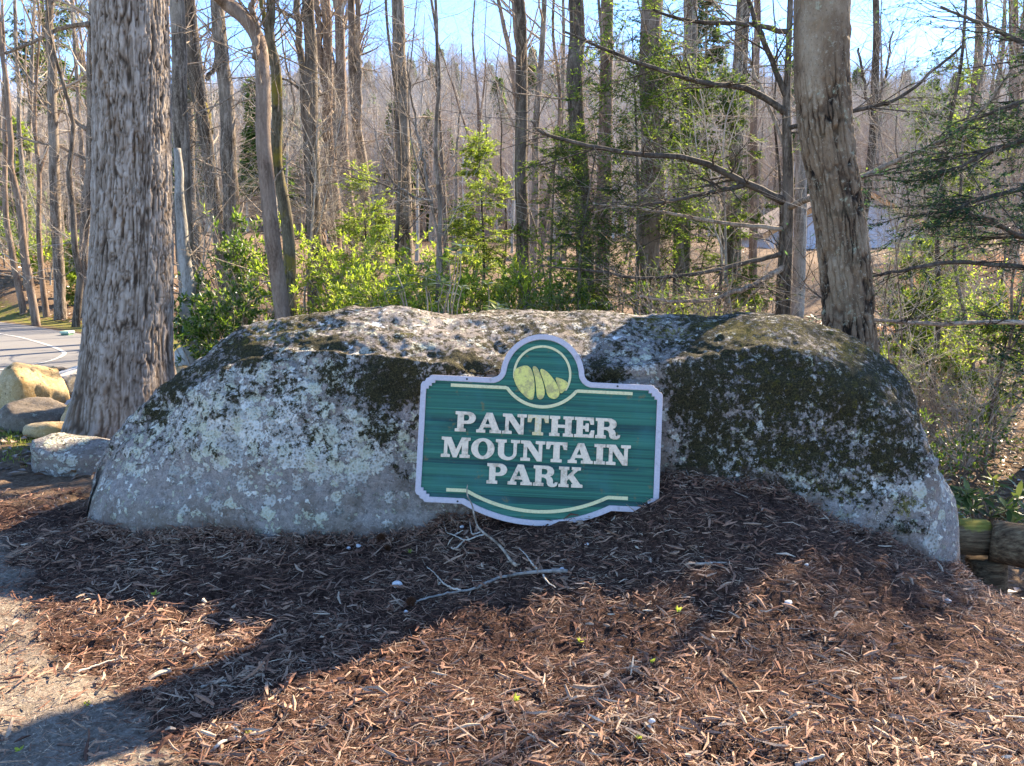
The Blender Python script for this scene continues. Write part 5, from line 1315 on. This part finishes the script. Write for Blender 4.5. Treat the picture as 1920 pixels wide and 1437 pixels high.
shrub('leafy_shrub', 'sparse shrub between the first and second dark trunks right of the sign', 1170, 8.8, 1.0, 1.2, 69, 'shrub', 9, .06, .022, 4)
shrub('leafy_shrub', 'sparse sunlit shrub behind the mossy boulder end', 1345, 9.2, 1.1, 1.4, 70, 'lime', 9, .055, .02, 7)
shrub('leafy_shrub', 'pale leafed shrub beside the leaning cracked tree, on its left', 1450, 8.0, .85, .9, 71, 'shrub', 8, .07, .026, 4)
shrub('leafy_shrub', 'sparse sunny shrub right of the leaning cracked tree', 1700, 9.4, 1.0, 1.2, 72, 'lime', 9, .05, .018, 7)
shrub('leafy_shrub', 'light green shrub in the open woods at the right', 1790, 11.2, 1.5, 1.6, 73, 'lime', 10, .055, .02, 7)
shrub('leafy_shrub', 'thin shrub of small leaves at the right picture edge', 1900, 9.6, 1.35, 1.3, 74, 'shrub', 9, .05, .018, 4)
shrub('leafy_shrub', 'low scrub with small leaves right behind the boulder end', 1745, 6.6, .62, .8, 75, 'shrub', 8, .045, .018, 3)
shrub('leafy_shrub', 'green shrub on the far bank left of the thick tree', 100, 25.5, 1.2, 1.8, 76, 'lime', 9, .11, .05, 8)
shrub('leafy_shrub', 'green shrub on the far bank at the left picture edge', 20, 28, 1.4, 2.2, 77, 'shrub', 9, .12, .05, 6)
shrub('brush', 'leafless brush tangle before the pale house', 1700, 16, 1.9, 2.6, 82, 'dead_leaf', 14, .05, .02, 1, sub=14, wood='twig')
shrub('brush', 'leafless brush tangle before the orange bank at the right edge', 1880, 14, 1.7, 2.4, 83, 'dead_leaf', 14, .05, .02, 1, sub=14, wood='twig_pale')
shrub('brush', 'leafless brush tangle in the open woods right of the far brown trunk', 1800, 18, 2.2, 3.0, 84, 'dead_leaf', 14, .05, .02, 1, sub=14, wood='twig')
shrub('brush', 'leafless brush tangle between the dark hemlock and the widest trunk', 1370, 15, 2.0, 2.6, 85, 'dead_leaf', 14, .05, .02, 1, sub=14, wood='twig_pale')
shrub('brush', 'leafless brush tangle at the right behind the boulder', 1830, 7.6, 1.0, 1.5, 78, 'dead_leaf', 14, .03, .012, 1, sub=12, wood='twig_pale')
shrub('brush', 'leafless brush tangle beside the leaning cracked tree', 1690, 7.3, .9, 1.2, 79, 'dead_leaf', 12, .03, .012, 1, sub=12, wood='twig')
shrub('brush', 'leafless brush tangle under the long bare hemlock limbs', 1300, 8.2, 1.2, 1.6, 80, 'dead_leaf', 13, .03, .012, 1, sub=12, wood='twig')
shrub('brush', 'leafless brush tangle left of the mossy crooked trunk', 480, 9.9, 1.3, 1.2, 81, 'dead_leaf', 10, .03, .012, 1, sub=10, wood='twig_pale')

# rhododendrons: every long leaf is a piece of its own
def leaf_mesh(name, mat, L, Wd, seed, curl):
    rng = np.random.default_rng(seed); k = 5; t = np.linspace(0, 1, k); w = Wd * .5 * np.array([.12, .85, 1.0, .72, .04])
    zc = -curl * L * t ** 2
    V = []
    for i in range(k):
        V += [(t[i] * L, w[i], zc[i] + .22 * w[i]), (t[i] * L, 0, zc[i]), (t[i] * L, -w[i], zc[i] + .22 * w[i])]
    q = []
    for i in range(k - 1):
        for j in range(2): q.append((i * 3 + j, i * 3 + j + 1, i * 3 + j + 4, i * 3 + j + 3))
    return MB().add(V, q, None, (seed % 10) / 9).mesh(name, mat)
LM = [leaf_mesh('leaf', M['rhodo'], .13, .042, s_, .10 + .05 * (s_ % 4)) for s_ in (1, 3, 4, 6, 7, 9)]
def rhodo(label, px, Y, h, wd, seed, nw, size=1.0, group=None):
    rng = np.random.default_rng(seed)
    X = (px - 960) / F * Y; o = np.array([X, Y, HB(X, Y)[0] - .05])
    t = thing('rhododendron', label, 'shrub', tuple(o), group)
    n = nw; foot = np.tile(o, (n, 1)); a = rng.random(n) * 6.28
    tip = o + np.c_[np.cos(a) * wd * rng.random(n) ** .6, np.sin(a) * wd * .6 * rng.random(n) ** .6, h * (.45 + .6 * rng.random(n))]
    S = np.stack([foot + (tip - foot) * np.array([f ** 1.3, f ** 1.3, f]) for f in np.linspace(0, 1, 9)], 1); S[:, 1:-1] += rng.normal(0, .018, S[:, 1:-1].shape)
    mb = MB(); tubes(mb, S, np.repeat(np.linspace(.011, .004, 9)[None], n, 0), 5); mb.build('stems', M['twig'], t)
    for i in range(n):
        T_ = norm(S[i, -1] - S[i, -3])
        m = int(rng.integers(5, 9)); ph0 = rng.random() * 6.28
        for j in range(m):
            ph = ph0 + j * 6.283 / m + rng.normal(0, .2)
            A = norm(np.cross(T_, [0.3, .2, 1.0])); B_ = np.cross(T_, A)
            d = norm(A * math.cos(ph) + B_ * math.sin(ph) + T_ * (.25 + .35 * rng.random()) + np.array([0, 0, -.15]))
            s_ = norm(np.cross([0, 0, 1.0], d) + rng.normal(0, .15, 3)); up = np.cross(d, s_); s_ = np.cross(up, d)
            ob = bpy.data.objects.new('leaf', LM[int(rng.integers(6))]); COL.objects.link(ob); ob.parent = t
            k = size * (.7 + .5 * rng.random()); p = S[i, -1] - T_ * .02 * rng.random() - o
            ob.matrix_local = Matrix(((d[0] * k, s_[0] * k, up[0] * k, p[0]), (d[1] * k, s_[1] * k, up[1] * k, p[1]), (d[2] * k, s_[2] * k, up[2] * k, p[2]), (0, 0, 0, 1)))
rhodo('tall rhododendron with long glossy leaves behind the boulder top, left of the sign', 815, 6.6, 1.55, .45, 91, 22, 1.1)
rhodo('rhododendron with long drooping leaves just left of the sign dome, behind the boulder', 885, 6.9, 1.25, .5, 92, 18, 1.0)
rhodo('low glossy rhododendron beside the log rail at the right', 1880, 5.6, .42, .5, 93, 34, .95)
rhodo('small rhododendron against the right end of the boulder', 1790, 5.2, .45, .25, 94, 11, .9)
rhodo('small rhododendron sprouting behind the left top of the boulder', 730, 7.4, 1.05, .4, 95, 12, 1.0)
rhodo('rhododendron leaves between the dark hemlock and the leaning cracked tree', 1525, 7.6, 1.35, .3, 96, 9, .95)

# ------------------------------------------------------------------ house beyond the trees, log rail, utility box
HY_ = 40.0
def hp(a, b, dy=0): return at(a, b, HY_ + dy)
house = thing('house', 'pale gabled house with orange trim half hidden by trees at the right', 'house', tuple(hp(1596, 492)))
A_, B_, C_, D_, E_ = hp(1442, 500), hp(1750, 500), hp(1750, 436), hp(1596, 352), hp(1442, 436)
bk = np.array([0, 7.0, 0])
V = np.array([A_, B_, C_, D_, E_, A_ + bk, B_ + bk, C_ + bk, D_ + bk, E_ + bk])
V[[0, 1, 5, 6], 2] -= 0.8
MB().add(V, [(0, 1, 2, 4), (1, 6, 7, 2), (5, 0, 4, 9), (6, 5, 9, 7)], [(4, 2, 3), (7, 9, 8)]).build('wall', M['house'], house, False)
def slab(p, q, th, y0, y1, name, mat):
    p = np.array(p); q = np.array(q); up = np.array([0, 0, th])
    V = []
    for yy in (y0, y1):
        o = np.array([0, yy, 0]); V += [p + o, q + o, q + o + up, p + o + up]
    return MB().add(V, [(0, 1, 2, 3), (7, 6, 5, 4), (0, 4, 5, 1), (3, 2, 6, 7), (1, 5, 6, 2), (0, 3, 7, 4)]).build(name, M[mat], house, False)
e = (C_ - D_) / np.linalg.norm(C_ - D_) * .5; f_ = (E_ - D_) / np.linalg.norm(E_ - D_) * .5
z_ = np.array([0, 0, .03])
slab(D_ + z_, C_ + e + z_, .16, -.5, 7.5, 'roof', 'roof'); slab(E_ + f_ + z_, D_ + z_, .16, -.5, 7.5, 'roof', 'roof')
slab(D_ - z_ * 4, C_ + e - z_ * 4, .26, -.56, -.51, 'fascia', 'fascia'); slab(E_ + f_ - z_ * 4, D_ - z_ * 4, .26, -.56, -.51, 'fascia', 'fascia')
for a, b, c, d in ((1455, 445, 1490, 488), (1690, 452, 1722, 484)):
    p, q = hp(a, d, -.06), hp(c, b, -.06)
    V = [(p[0], p[1], p[2]), (q[0], p[1], p[2]), (q[0], p[1], q[2]), (p[0], p[1], q[2])]; V += [(x, y + .05, z) for x, y, z in V]
    w_ = MB().add(V, [(0, 1, 2, 3), (0, 4, 5, 1), (1, 5, 6, 2), (2, 6, 7, 3), (3, 7, 4, 0)]).build('window', M['glass'], house, False)
def mat_log():
    t = NT('weathered_log'); p = t.obj()
    g_ = t.noise(t.mapping(p, (3, 45, 45)), 1.0, 6, 0.7); b = t.noise(p, 6, 5, 0.7)
    c = t.ramp(g_, [(0.32, (0.035, 0.022, 0.012)), (0.5, (0.14, 0.09, 0.05)), (0.7, (0.30, 0.215, 0.12))])
    m = t.sstep(t.math('ADD', t.attr('tint'), t.math('MULTIPLY', t.math('SUBTRACT', b, .5), 1.3)), .55, .75)
    c = t.mix(t.math('MULTIPLY', m, .85), c, t.ramp(g_, [(0.3, (0.10, 0.09, 0.015)), (0.65, (0.33, 0.29, 0.05))]))
    return t.done(c, .9, t.bump(g_, .9, .012), .15)
M['log'] = mat_log()
def log(name, parent, p, q, r, seed, gap=0):
    p, q = np.array(p), np.array(q); k = 40; n = 40
    th = np.linspace(0, 2 * math.pi, n, endpoint=False); tt = np.linspace(0, 1, k); ax = norm(q - p); A = norm(np.cross(ax, [0, 0, 1.0]) if abs(ax[2]) < .8 else np.cross(ax, [0, 1.0, 0])); B = np.cross(A, ax)
    V = []; tint = []
    for t in tt:
        c = p + (q - p) * t
        e = 1 - .05 * (np.exp(-t * 40) + np.exp(-(1 - t) * 40))
        ring = np.cos(th)[:, None] * A + np.sin(th)[:, None] * B
        rr = r * e * (1 + .05 * fbm(np.c_[np.cos(th) * 1.3, np.sin(th) * 1.3, np.full(n, t * 2 + seed)], 3, seed) - .05 * np.clip(fbm(np.c_[np.cos(th) * 6, np.sin(th) * 6, np.full(n, t * .8 + seed)], 2, seed + 1), 0, 1))
        V.append(c + ring * rr[:, None]); tint.append(np.clip(ring[:, 2] * .9, -.2, 1) * (.5 + .5 * sstep(.1, .5, t)))
    V = np.concatenate(V); tint = np.concatenate(tint)
    i_ = np.arange(k - 1)[:, None] * n; j_ = np.arange(n)[None]
    Q = np.stack([i_ + j_, i_ + (j_ + 1) % n, i_ + n + (j_ + 1) % n, i_ + n + j_], -1).reshape(-1, 4)
    t_ = np.arange(1, n - 1); caps = np.concatenate([np.c_[np.zeros(n - 2), t_ + 1, t_], np.c_[np.zeros(n - 2), t_, t_ + 1] + (k - 1) * n]).astype(int)
    return MB().add(V, Q, caps, tint).build(name, M['log'], parent)
LY = 4.55
rail = thing('log_rail', 'low mossy log rail on stub posts beside the right end of the boulder', 'fence', tuple(at(1840, 1095, LY)))
r_ = 38 * LY / F
log('rail', rail, at(1742, 1004, LY + .05), at(1852, 1008, LY), r_ * .93, 3)
log('rail', rail, at(1857, 1013, LY - .03), at(2190, 1075, LY - .45), r_ * 1.08, 5)
pb = at(1850, 1120, LY + .02); pt_ = at(1850, 1046, LY + .02); log('post', rail, pb, pt_, r_ * .95, 8)
pb = at(2150, 1200, LY - .35); pt_ = at(2150, 1095, LY - .35); log('post', rail, pb, pt_, r_ * 1.0, 9)
ub = at(127, 636, 16.6); s_ = 16.6 / F; ub[2] = max(ub[2], HB(ub[0], ub[1])[0])
box = thing('utility_box', 'small green utility box at the far edge of the road', 'utility box', (ub[0], ub[1], ub[2]))
def cuboid(c, sx, sy, sz, name, mat, bev=.01):
    x0, x1, y0, y1, z0, z1 = c[0] - sx / 2, c[0] + sx / 2, c[1] - sy / 2, c[1] + sy / 2, c[2], c[2] + sz; b = bev
    V = [(x0, y0, z0), (x1, y0, z0), (x1, y1, z0), (x0, y1, z0), (x0, y0, z1 - b), (x1, y0, z1 - b), (x1, y1, z1 - b), (x0, y1, z1 - b), (x0 + b, y0 + b, z1), (x1 - b, y0 + b, z1), (x1 - b, y1 - b, z1), (x0 + b, y1 - b, z1)]
    return MB().add(V, [(0, 1, 5, 4), (1, 2, 6, 5), (2, 3, 7, 6), (3, 0, 4, 7), (4, 5, 9, 8), (5, 6, 10, 9), (6, 7, 11, 10), (7, 4, 8, 11), (8, 9, 10, 11)]).build(name, M[mat], box, False)
cuboid((ub[0], ub[1], ub[2] - .05), 14 * s_, .2, 11 * s_, 'cabinet', 'utility'); cuboid((ub[0], ub[1], ub[2] - .05 + 11 * s_), 17 * s_, .24, 4 * s_, 'lid', 'utility_pale')

# ------------------------------------------------------------------ bark mulch
def chip_field(rng, n, Lr, Wr, Hr, ymax, dense=0.0):
    Y = 1.55 + (ymax - 1.55) * rng.random(n) ** (1.15); X = (rng.random(n) - .5) * 2 * (0.78 * Y + .35)
    z_ = fb2(X * .8, Y * .8, 3, 77); d = sstep(-0.15, 0.35, -(X + 0.79 * Y - 0.70) + 0.5 * z_) * (Y < 4.2)
    lim = np.where(X < -2.2, 5.0 + .3 * z_, np.where(X > 2.25, 4.12 + .1 * z_, 4.6))
    k = (rng.random(n) > d * .8) & (Y < lim)
    X, Y = X[k], Y[k]; n = len(X)
    L = Lr[0] + (Lr[1] - Lr[0]) * rng.random(n) ** 2; Wd = Wr[0] + (Wr[1] - Wr[0]) * rng.random(n) ** 1.6
    return X, Y, HB(X, Y), L, Wd
def chips(mb, rng, X, Y, Z, L, Wd, k, tint, tilt=.28, bend=.12, lift=.016):
    n = len(X); a = rng.random(n) * 6.283 if True else 0
    # shredded bark lies loosely aligned in drifts
    a = a * .55 + 1.2 * fb2(X * 1.5, Y * 1.5, 2, 5)
    d = np.c_[np.cos(a), np.sin(a), rng.normal(0, tilt, n)]; d = norm(d)
    up = norm(np.c_[rng.normal(0, .45, n), rng.normal(0, .45, n), np.ones(n)]); s = norm(np.cross(d, up)); up = np.cross(s, d)
    c = np.c_[X, Y, Z + .002 + lift * rng.random(n) ** 1.5]
    t = np.linspace(-.5, .5, k); bz = rng.normal(0, bend, n)
    V = np.zeros((n, k, 3, 3))
    for i in range(k):
        wsc = (1 - .55 * abs(t[i] * 2) ** 2) * (.8 + .4 * rng.random(n))
        p = c + d * (L * t[i])[:, None] + up * (bz * L * (.25 - t[i] ** 2) * 2)[:, None] + s * (rng.normal(0, .04, n) * L)[:, None]
        th = Wd * .42
        V[:, i, 0] = p + s * (Wd * wsc * .5)[:, None]; V[:, i, 1] = p - s * (Wd * wsc * .5)[:, None]; V[:, i, 2] = p + up * (th * wsc)[:, None]
    b = np.arange(n)[:, None, None] * 3 * k; i_ = np.arange(k - 1)[None, :, None] * 3; j = np.arange(3)[None, None]; j2 = (j + 1) % 3
    Q = np.stack([b + i_ + j, b + i_ + j2, b + i_ + 3 + j2, b + i_ + 3 + j], -1).reshape(-1, 4)
    T_ = np.concatenate([np.arange(n)[:, None] * 3 * k + np.array([0, 2, 1]), np.arange(n)[:, None] * 3 * k + (k - 1) * 3 + np.array([0, 1, 2])])
    mb.add(V.reshape(-1, 3), Q, T_, np.repeat(tint, 3 * k))
rng = np.random.default_rng(4242); mb = MB()
X, Y, Z, L, Wd = chip_field(rng, 68000, (.012, .055), (.002, .0075), 0, 5.1)
chips(mb, rng, X, Y, Z, L, Wd, 2, np.clip(.40 + .20 * rng.normal(0, 1, len(X)) + .45 * fb2(X * 2.4, Y * 2.4, 3, 6) + .10 * sstep(3.2, 2.1, Y), 0, 1))
X, Y, Z, L, Wd = chip_field(rng, 13000, (.03, .10), (.005, .016), 0, 4.8)
chips(mb, rng, X, Y, Z, L, Wd, 3, np.clip(.37 + .2 * rng.normal(0, 1, len(X)) + .35 * fb2(X * 2.4, Y * 2.4, 3, 6) + .08 * sstep(3.2, 2.1, Y), 0, 1), .24, .18, .03)
X, Y, Z, L, Wd = chip_field(rng, 25000, (.02, .085), (.0012, .0028), 0, 4.2)
chips(mb, rng, X, Y, Z, L, Wd, 2, np.clip(.56 + .2 * rng.normal(0, 1, len(X)) + .14 * sstep(3.2, 2.1, Y), 0, 1), .3, .35, .024)
gz_ = HB(BGRID[:, :70, 0].ravel(), BGRID[:, :70, 1].ravel()).reshape(NU, 70); dz_ = np.abs(BGRID[:, :70, 2] - gz_); jj = dz_.argmin(1)
ui = rng.integers(8, NU - 8, 5200); base_ = BGRID[ui, jj[ui]]
off_ = rng.random(len(ui)) ** 1.5 * .10
chips(mb, rng, base_[:, 0] + rng.normal(0, .01, len(ui)), base_[:, 1] - .004 - off_, gz_[ui, jj[ui]] + .034 * (1 - off_ / .10) * rng.random(len(ui)), .015 + .05 * rng.random(len(ui)) ** 2, .003 + .007 * rng.random(len(ui)), 3, np.clip(.38 + .2 * rng.normal(0, 1, len(ui)), 0, 1), .5, .2, .02)
mu = mb.build('bark_mulch', M['mulch'], None, False)
props(mu, 'shredded reddish brown bark mulch spread around the boulder', kind='stuff')
# grit and crumbs over the bare dirt, left
n = 6000; Y = 1.7 + 2.6 * rng.random(n); X = -.62 * Y - 1.2 * rng.random(n) * Y * .35 + .35 * rng.random(n)
mb = MB(); chips(mb, rng, X, Y, HB(X, Y), .006 + .02 * rng.random(n) ** 2, .002 + .004 * rng.random(n), 2, np.clip(.78 + .2 * rng.normal(0, 1, n), 0, 1), .2, .1, .004)
props(mb.build('dirt_crumbs', M['mulch'], None, False), 'fine pale crumbs and grit over the bare dirt', kind='stuff')
# fallen leaves on the woodland floor
def litter(n, x0, x1, y0, y1, seed, L, name, label, cond=None):
    rng = np.random.default_rng(seed); X = x0 + (x1 - x0) * rng.random(n); Y = y0 + (y1 - y0) * rng.random(n) ** 1.3
    if cond is not None: k = cond(X, Y); X, Y = X[k], Y[k]
    n = len(X); a = rng.random(n) * 6.28; d = np.c_[np.cos(a), np.sin(a), rng.normal(0, .25, n)]; up = np.c_[rng.normal(0, .35, n), rng.normal(0, .35, n), np.ones(n)]
    mb = MB(); leaves(mb, rng, np.c_[X, Y, HB(X, Y) + .01 + .02 * rng.random(n)], d, up, L * (.6 + .8 * rng.random(n)), L * .55 * (.6 + .6 * rng.random(n)), np.clip(rng.normal(.5, .22, n), 0, 1), .2)
    props(mb.build(name, M['dead_leaf'], None, False), label, kind='stuff')
litter(16000, 1.8, 13, 4.3, 22, 31, .075, 'leaf_litter', 'dry brown fallen leaves on the woodland floor at the right', lambda X, Y: (X < .75 * Y + 1) & (X > .28 * Y + .3) & ~((X < 2.5) & (Y < 4.6)))
litter(9000, -24, -5, 17, 33, 32, .13, 'leaf_litter', 'dry brown fallen leaves on the bank across the road', lambda X, Y: (road_dist(X, Y) > 2.0))
litter(5000, -6, 3, 5.2, 13, 33, .08, 'leaf_litter', 'dry brown fallen leaves behind the boulder', lambda X, Y: road_dist(X, Y) > 1.4)
n = 5200; rng = np.random.default_rng(8); Y = 5.5 + 2.6 * rng.random(n); X = -(.40 * Y) - rng.random(n) * .45 * Y
k = (fb2(X * .8, Y * .8, 3, 77) > -.15) & (road_dist(X, Y) > 1.3); X, Y = X[k], Y[k]; n = len(X)
mb = MB(); leaves(mb, rng, np.c_[X, Y, HB(X, Y)], np.c_[rng.normal(0, .4, n), rng.normal(0, .4, n), np.ones(n)], rng.normal(0, 1, (n, 3)), .02 + .045 * rng.random(n), .006, rng.random(n), .1)
props(mb.build('moss_grass', M['grass'], None, False), 'mossy short grass around the rocks left of the thick tree', kind='stuff')

# ------------------------------------------------------------------ small things lying on the mulch
def on(px, py, lift=0.0):
    p = hit(px, py); p = np.array(p); p[2] += lift; return p
def stick(mb, pix, r0, r1, lifts=None, sides=6):
    lifts = [.010 + l for l in (lifts or [.012] * len(pix))]
    P = np.array([on(a, b, 0) for a, b in pix])
    P = P + (EYE - P) / np.linalg.norm(EYE - P, axis=1, keepdims=True) * np.array(lifts)[:, None] * 2.2
    c, r = resample(P, np.linspace(r0, r1, len(pix)), 6 * len(pix)); rng = np.random.default_rng(int(pix[0][0]))
    c += rng.normal(0, .0012, c.shape); tubes(mb, c[None], r[None], sides, cap=True)
z2 = lambda L: [(700 + a / 4.8, 900 + b / 4.8) for a, b in L]
br = thing('fallen_branch', 'pale grey forked branch lying on the mulch below the sign', 'branch', tuple(on(965, 1072)))
mb = MB(); stick(mb, z2([(1745, 818), (1600, 820), (1450, 828), (1290, 850), (1130, 882), (1030, 920), (930, 970), (800, 1000), (640, 1025), (430, 1080), (385, 1105)]), .0085, .0032); mb.build('stem', M['bark_stub'], br)
mb = MB()
P = [at(700 + a / 4.8, 900 + b / 4.8, Yv) for a, b, Yv in [(1290, 845, 3.34), (1240, 760, 3.38), (1170, 630, 3.46), (1090, 550, 3.52), (1000, 482, 3.58), (940, 420, 3.62), (910, 330, 3.66), (890, 230, 3.70), (850, 150, 3.74), (842, 90, 3.755), (848, 45, 3.77)]]
hz = [max(p[2], HB(p[0], p[1])[0] + .035) for p in P]
c, r = resample([(p[0], p[1], z) for p, z in zip(P, hz)], np.linspace(.0075, .0024, len(P)), 60); tubes(mb, c[None], r[None], 6, cap=True); mb.build('side_branch', M['twig'], br)
for L in ([(1000, 486), (900, 520), (820, 540), (730, 500), (660, 470), (640, 400), (625, 340)], [(820, 545), (760, 600), (720, 620), (700, 605)], [(730, 495), (770, 475), (805, 455)], [(960, 470), (900, 490), (880, 460), (870, 345)],
          [(785, 992), (680, 960), (620, 920), (560, 850), (480, 780)], [(1470, 805), (1420, 740), (1370, 670), (1310, 620)], [(1525, 850), (1570, 920), (1640, 970)], [(600, 925), (585, 940), (580, 890)]):
    mb = MB(); stick(mb, z2(L), .004, .002, [.03 + .02 * math.sin(i) for i in range(len(L))], 5); mb.build('twig', M['twig_pale'], br)
SK = [('thin pale stick lying level on the mulch right of the fallen branch', [(1305, 1058), (1342, 1056), (1378, 1055)], .006), ('curved pale twig at the bottom of the mulch, left half', [(395, 1412), (410, 1396), (430, 1386), (452, 1382)], .006),
      ('grey straight stick on the mulch at the lower left', [(378, 1288), (400, 1282), (425, 1276)], .005), ('dark long stick at the bottom edge of the mulch, left half', [(300, 1432), (350, 1426), (395, 1430), (420, 1437)], .007),
      ('thick brown stick leaning in the hollow at the lower right', [(1352, 1258), (1365, 1275), (1382, 1291)], .009), ('slender curved twig right of the fallen branch', [(1022, 1162), (1034, 1138), (1052, 1122), (1078, 1116)], .003),
      ('long pale root of bark on the mulch at the far left', [(140, 1262), (170, 1252), (205, 1240), (240, 1233)], .004), ('short bleached stick end at the bottom edge, right half', [(1490, 1436), (1515, 1426), (1545, 1418)], .007)]
for lab, L, r in SK:
    mb = MB(); stick(mb, L, r, r * .6, [.012] * len(L)); props(mb.build('stick', M['twig_pale' if 'pale' in lab or 'grey' in lab or 'bleached' in lab else 'bark_brown'], None, True, tuple(on(*L[0]))), lab, 'stick', 'loose sticks on the mulch')
def pebble(px, py, wpx, label, seed, group='white quartz pebbles on the mulch', mat='quartz'):
    rng = np.random.default_rng(seed); p = on(px, py); sc = (p[1] * CP - (p[2] - 1.4) * SP) / F; a = wpx * sc / 2
    nu, nv = 12, 7; th = np.linspace(0, 6.283, nu, endpoint=False); ph = np.linspace(-1.5708, 1.5708, nv); T_, Ph = np.meshgrid(th, ph, indexing='ij')
    D = np.stack([np.cos(Ph) * np.cos(T_), np.cos(Ph) * np.sin(T_), np.sin(Ph)], -1).reshape(-1, 3); r = np.ones(len(D))
    for _ in range(7):
        nn = norm(rng.normal(0, 1, 3)); c = D @ nn; r = np.minimum(r, np.where(c > .01, (.6 + .3 * rng.random()) / np.maximum(c, .01), 9))
    V = D * r[:, None] * a * np.array([1.15, .9, .8]) + p + np.array([0, 0, a * .55 + .022])
    i_ = np.arange(nu)[:, None]; j_ = np.arange(nv - 1)[None]
    q = np.stack([i_ * nv + j_, ((i_ + 1) % nu) * nv + j_, ((i_ + 1) % nu) * nv + j_ + 1, i_ * nv + j_ + 1], -1).reshape(-1, 4)
    props(MB().add(V, q).build('pebble', M[mat], None, False, tuple(p)), label, 'pebble', group)
for i, (a, b, w_, lab) in enumerate([(745, 1110, 21, 'largest white pebble, left of the fallen branch tip'), (672, 1034, 11, 'white pebble under the pale foot of the boulder, left of the sign'), (654, 1038, 9, 'smaller white pebble beside another under the pale foot of the boulder'),
        (866, 998, 9, 'white pebble just below the lower left edge of the sign'), (761, 1159, 9, 'white pebble beside the pine cone'), (1053, 1078, 10, 'white pebble under the thick end of the fallen branch'), (1056, 1094, 9, 'grey white pebble below the thick end of the fallen branch'),
        (980, 991, 8, 'small white pebble centred below the sign'), (1478, 1144, 17, 'white flake on the mulch at the edge of the shade, right half'), (1776, 1139, 15, 'white flat pebble on the mulch at the far right'), (1676, 1024, 7, 'white pebble on the mulch slope under the right end of the boulder'),
        (1511, 1070, 9, 'white chip on the shaded mulch slope right of the pale stick'), (1147, 1340, 9, 'white pebble in the sunny mulch at bottom centre'), (1516, 1197, 9, 'white pebble in the sunny mulch below the white flake'), (625, 1340, 13, 'pale pebble in the sunny mulch at bottom left of centre'), (1222, 1368, 14, 'cream pebble near the bottom edge, right of centre'),
        (172, 1340, 12, 'grey white pebble on the bare dirt edge, lower left'), (1100, 1031, 9, 'white pebble at the right of the fallen branch')]):
    pebble(a, b, w_ * .85, lab, 500 + i)
def cone(px, py, hpx, label, seed):
    rng = np.random.default_rng(seed); p = on(px, py); sc = (p[1] * CP) / F; h = hpx * sc
    n = 70; z = np.linspace(.05, 1, n); a = np.arange(n) * 2.39996; rr = h * .42 * np.sin(np.pi * (z * .85 + .12))
    p[2] += .015; pos = p + np.c_[rr * .35 * np.cos(a), rr * .35 * np.sin(a), z * h * .85]
    mb = MB(); leaves(mb, rng, pos, np.c_[np.cos(a), np.sin(a), .5 + 0 * a], np.tile([0, 0, 1.0], (n, 1)) + rng.normal(0, .1, (n, 3)), rr * .9 + .002, .012, .5, .3)
    props(mb.build('pine_cone', M['cone'], None, False, tuple(p)), label, 'pine cone', 'pine cones on the mulch')
cone(715, 1024, 22, 'dark brown pine cone touching the foot of the boulder', 1); cone(727, 1040, 14, 'small brown pine cone below the one at the foot of the boulder', 2); cone(771, 1145, 24, 'rusty brown pine cone near the tip of the fallen branch', 3)
def sprout(px, py, s, label, seed):
    rng = np.random.default_rng(seed); p = on(px, py); n = 5; a = rng.random(n) * 6.28; k = s * p[1] / F
    mb = MB(); leaves(mb, rng, np.tile(p + [0, 0, .026], (n, 1)), np.c_[np.cos(a), np.sin(a), .5 + rng.random(n)], np.c_[rng.normal(0, .4, n), rng.normal(0, .4, n) - .5, np.ones(n)], k, k * .5, .75 + .2 * rng.random(n), .15)
    props(mb.build('sprout', M['lime'], None, False, tuple(p)), label, 'sprout', 'green sprouts in the mulch')
for i, (a, b, s_, lab) in enumerate([(965, 1328, 16, 'bright green leaf in the mulch at bottom centre'), (1220, 1256, 14, 'lime sprout in the sunny mulch right of centre'), (1197, 1402, 15, 'green sprout near the bottom edge right of centre'), (769, 1047, 9, 'tiny green leaf between pine cone and sign'), (1270, 1160, 14, 'green sprout at the edge of the shade right of centre'),
        (1090, 1218, 15, 'dull green tuft in the mulch below the fallen branch'), (467, 1391, 12, 'green sprout at the bottom left of centre'), (292, 1127, 12, 'yellow green sprout on the mulch at the left'), (165, 1338, 12, 'green sprout by the bare dirt at lower left'), (38, 1424, 13, 'green leaf in the bottom left corner')]):
    sprout(a, b, s_, lab, 600 + i)
mb = MB(); P3 = np.array([on(267, 1292, .012), on(322, 1268, .02)]); d = P3[1] - P3[0]; k = 8; t = np.linspace(0, 1, k); s = norm(np.cross(d, [0, 0, 1.0])); 
V = np.concatenate([[P3[0] + d * ti + s * .013 * sg * (1 - .5 * abs(ti - .5)) + np.array([0, 0, .012 * math.sin(ti * 3.1) + .006 * (1 if lay else 0)]) for ti in t] for lay in (0, 1) for sg in (-1, 1)])
i = np.arange(k - 1); q = np.concatenate([np.stack([a + i, a + i + 1, b + i + 1, b + i], 1) for a, b in ((0, k), (3 * k, 2 * k), (2 * k, 0), (k, 3 * k))])
props(mb.add(V, q, None, .93).build('bark_chip', M['mulch'], None, False, tuple(P3[0])), 'large tan bark slab lying on the mulch at the lower left', 'bark chip')
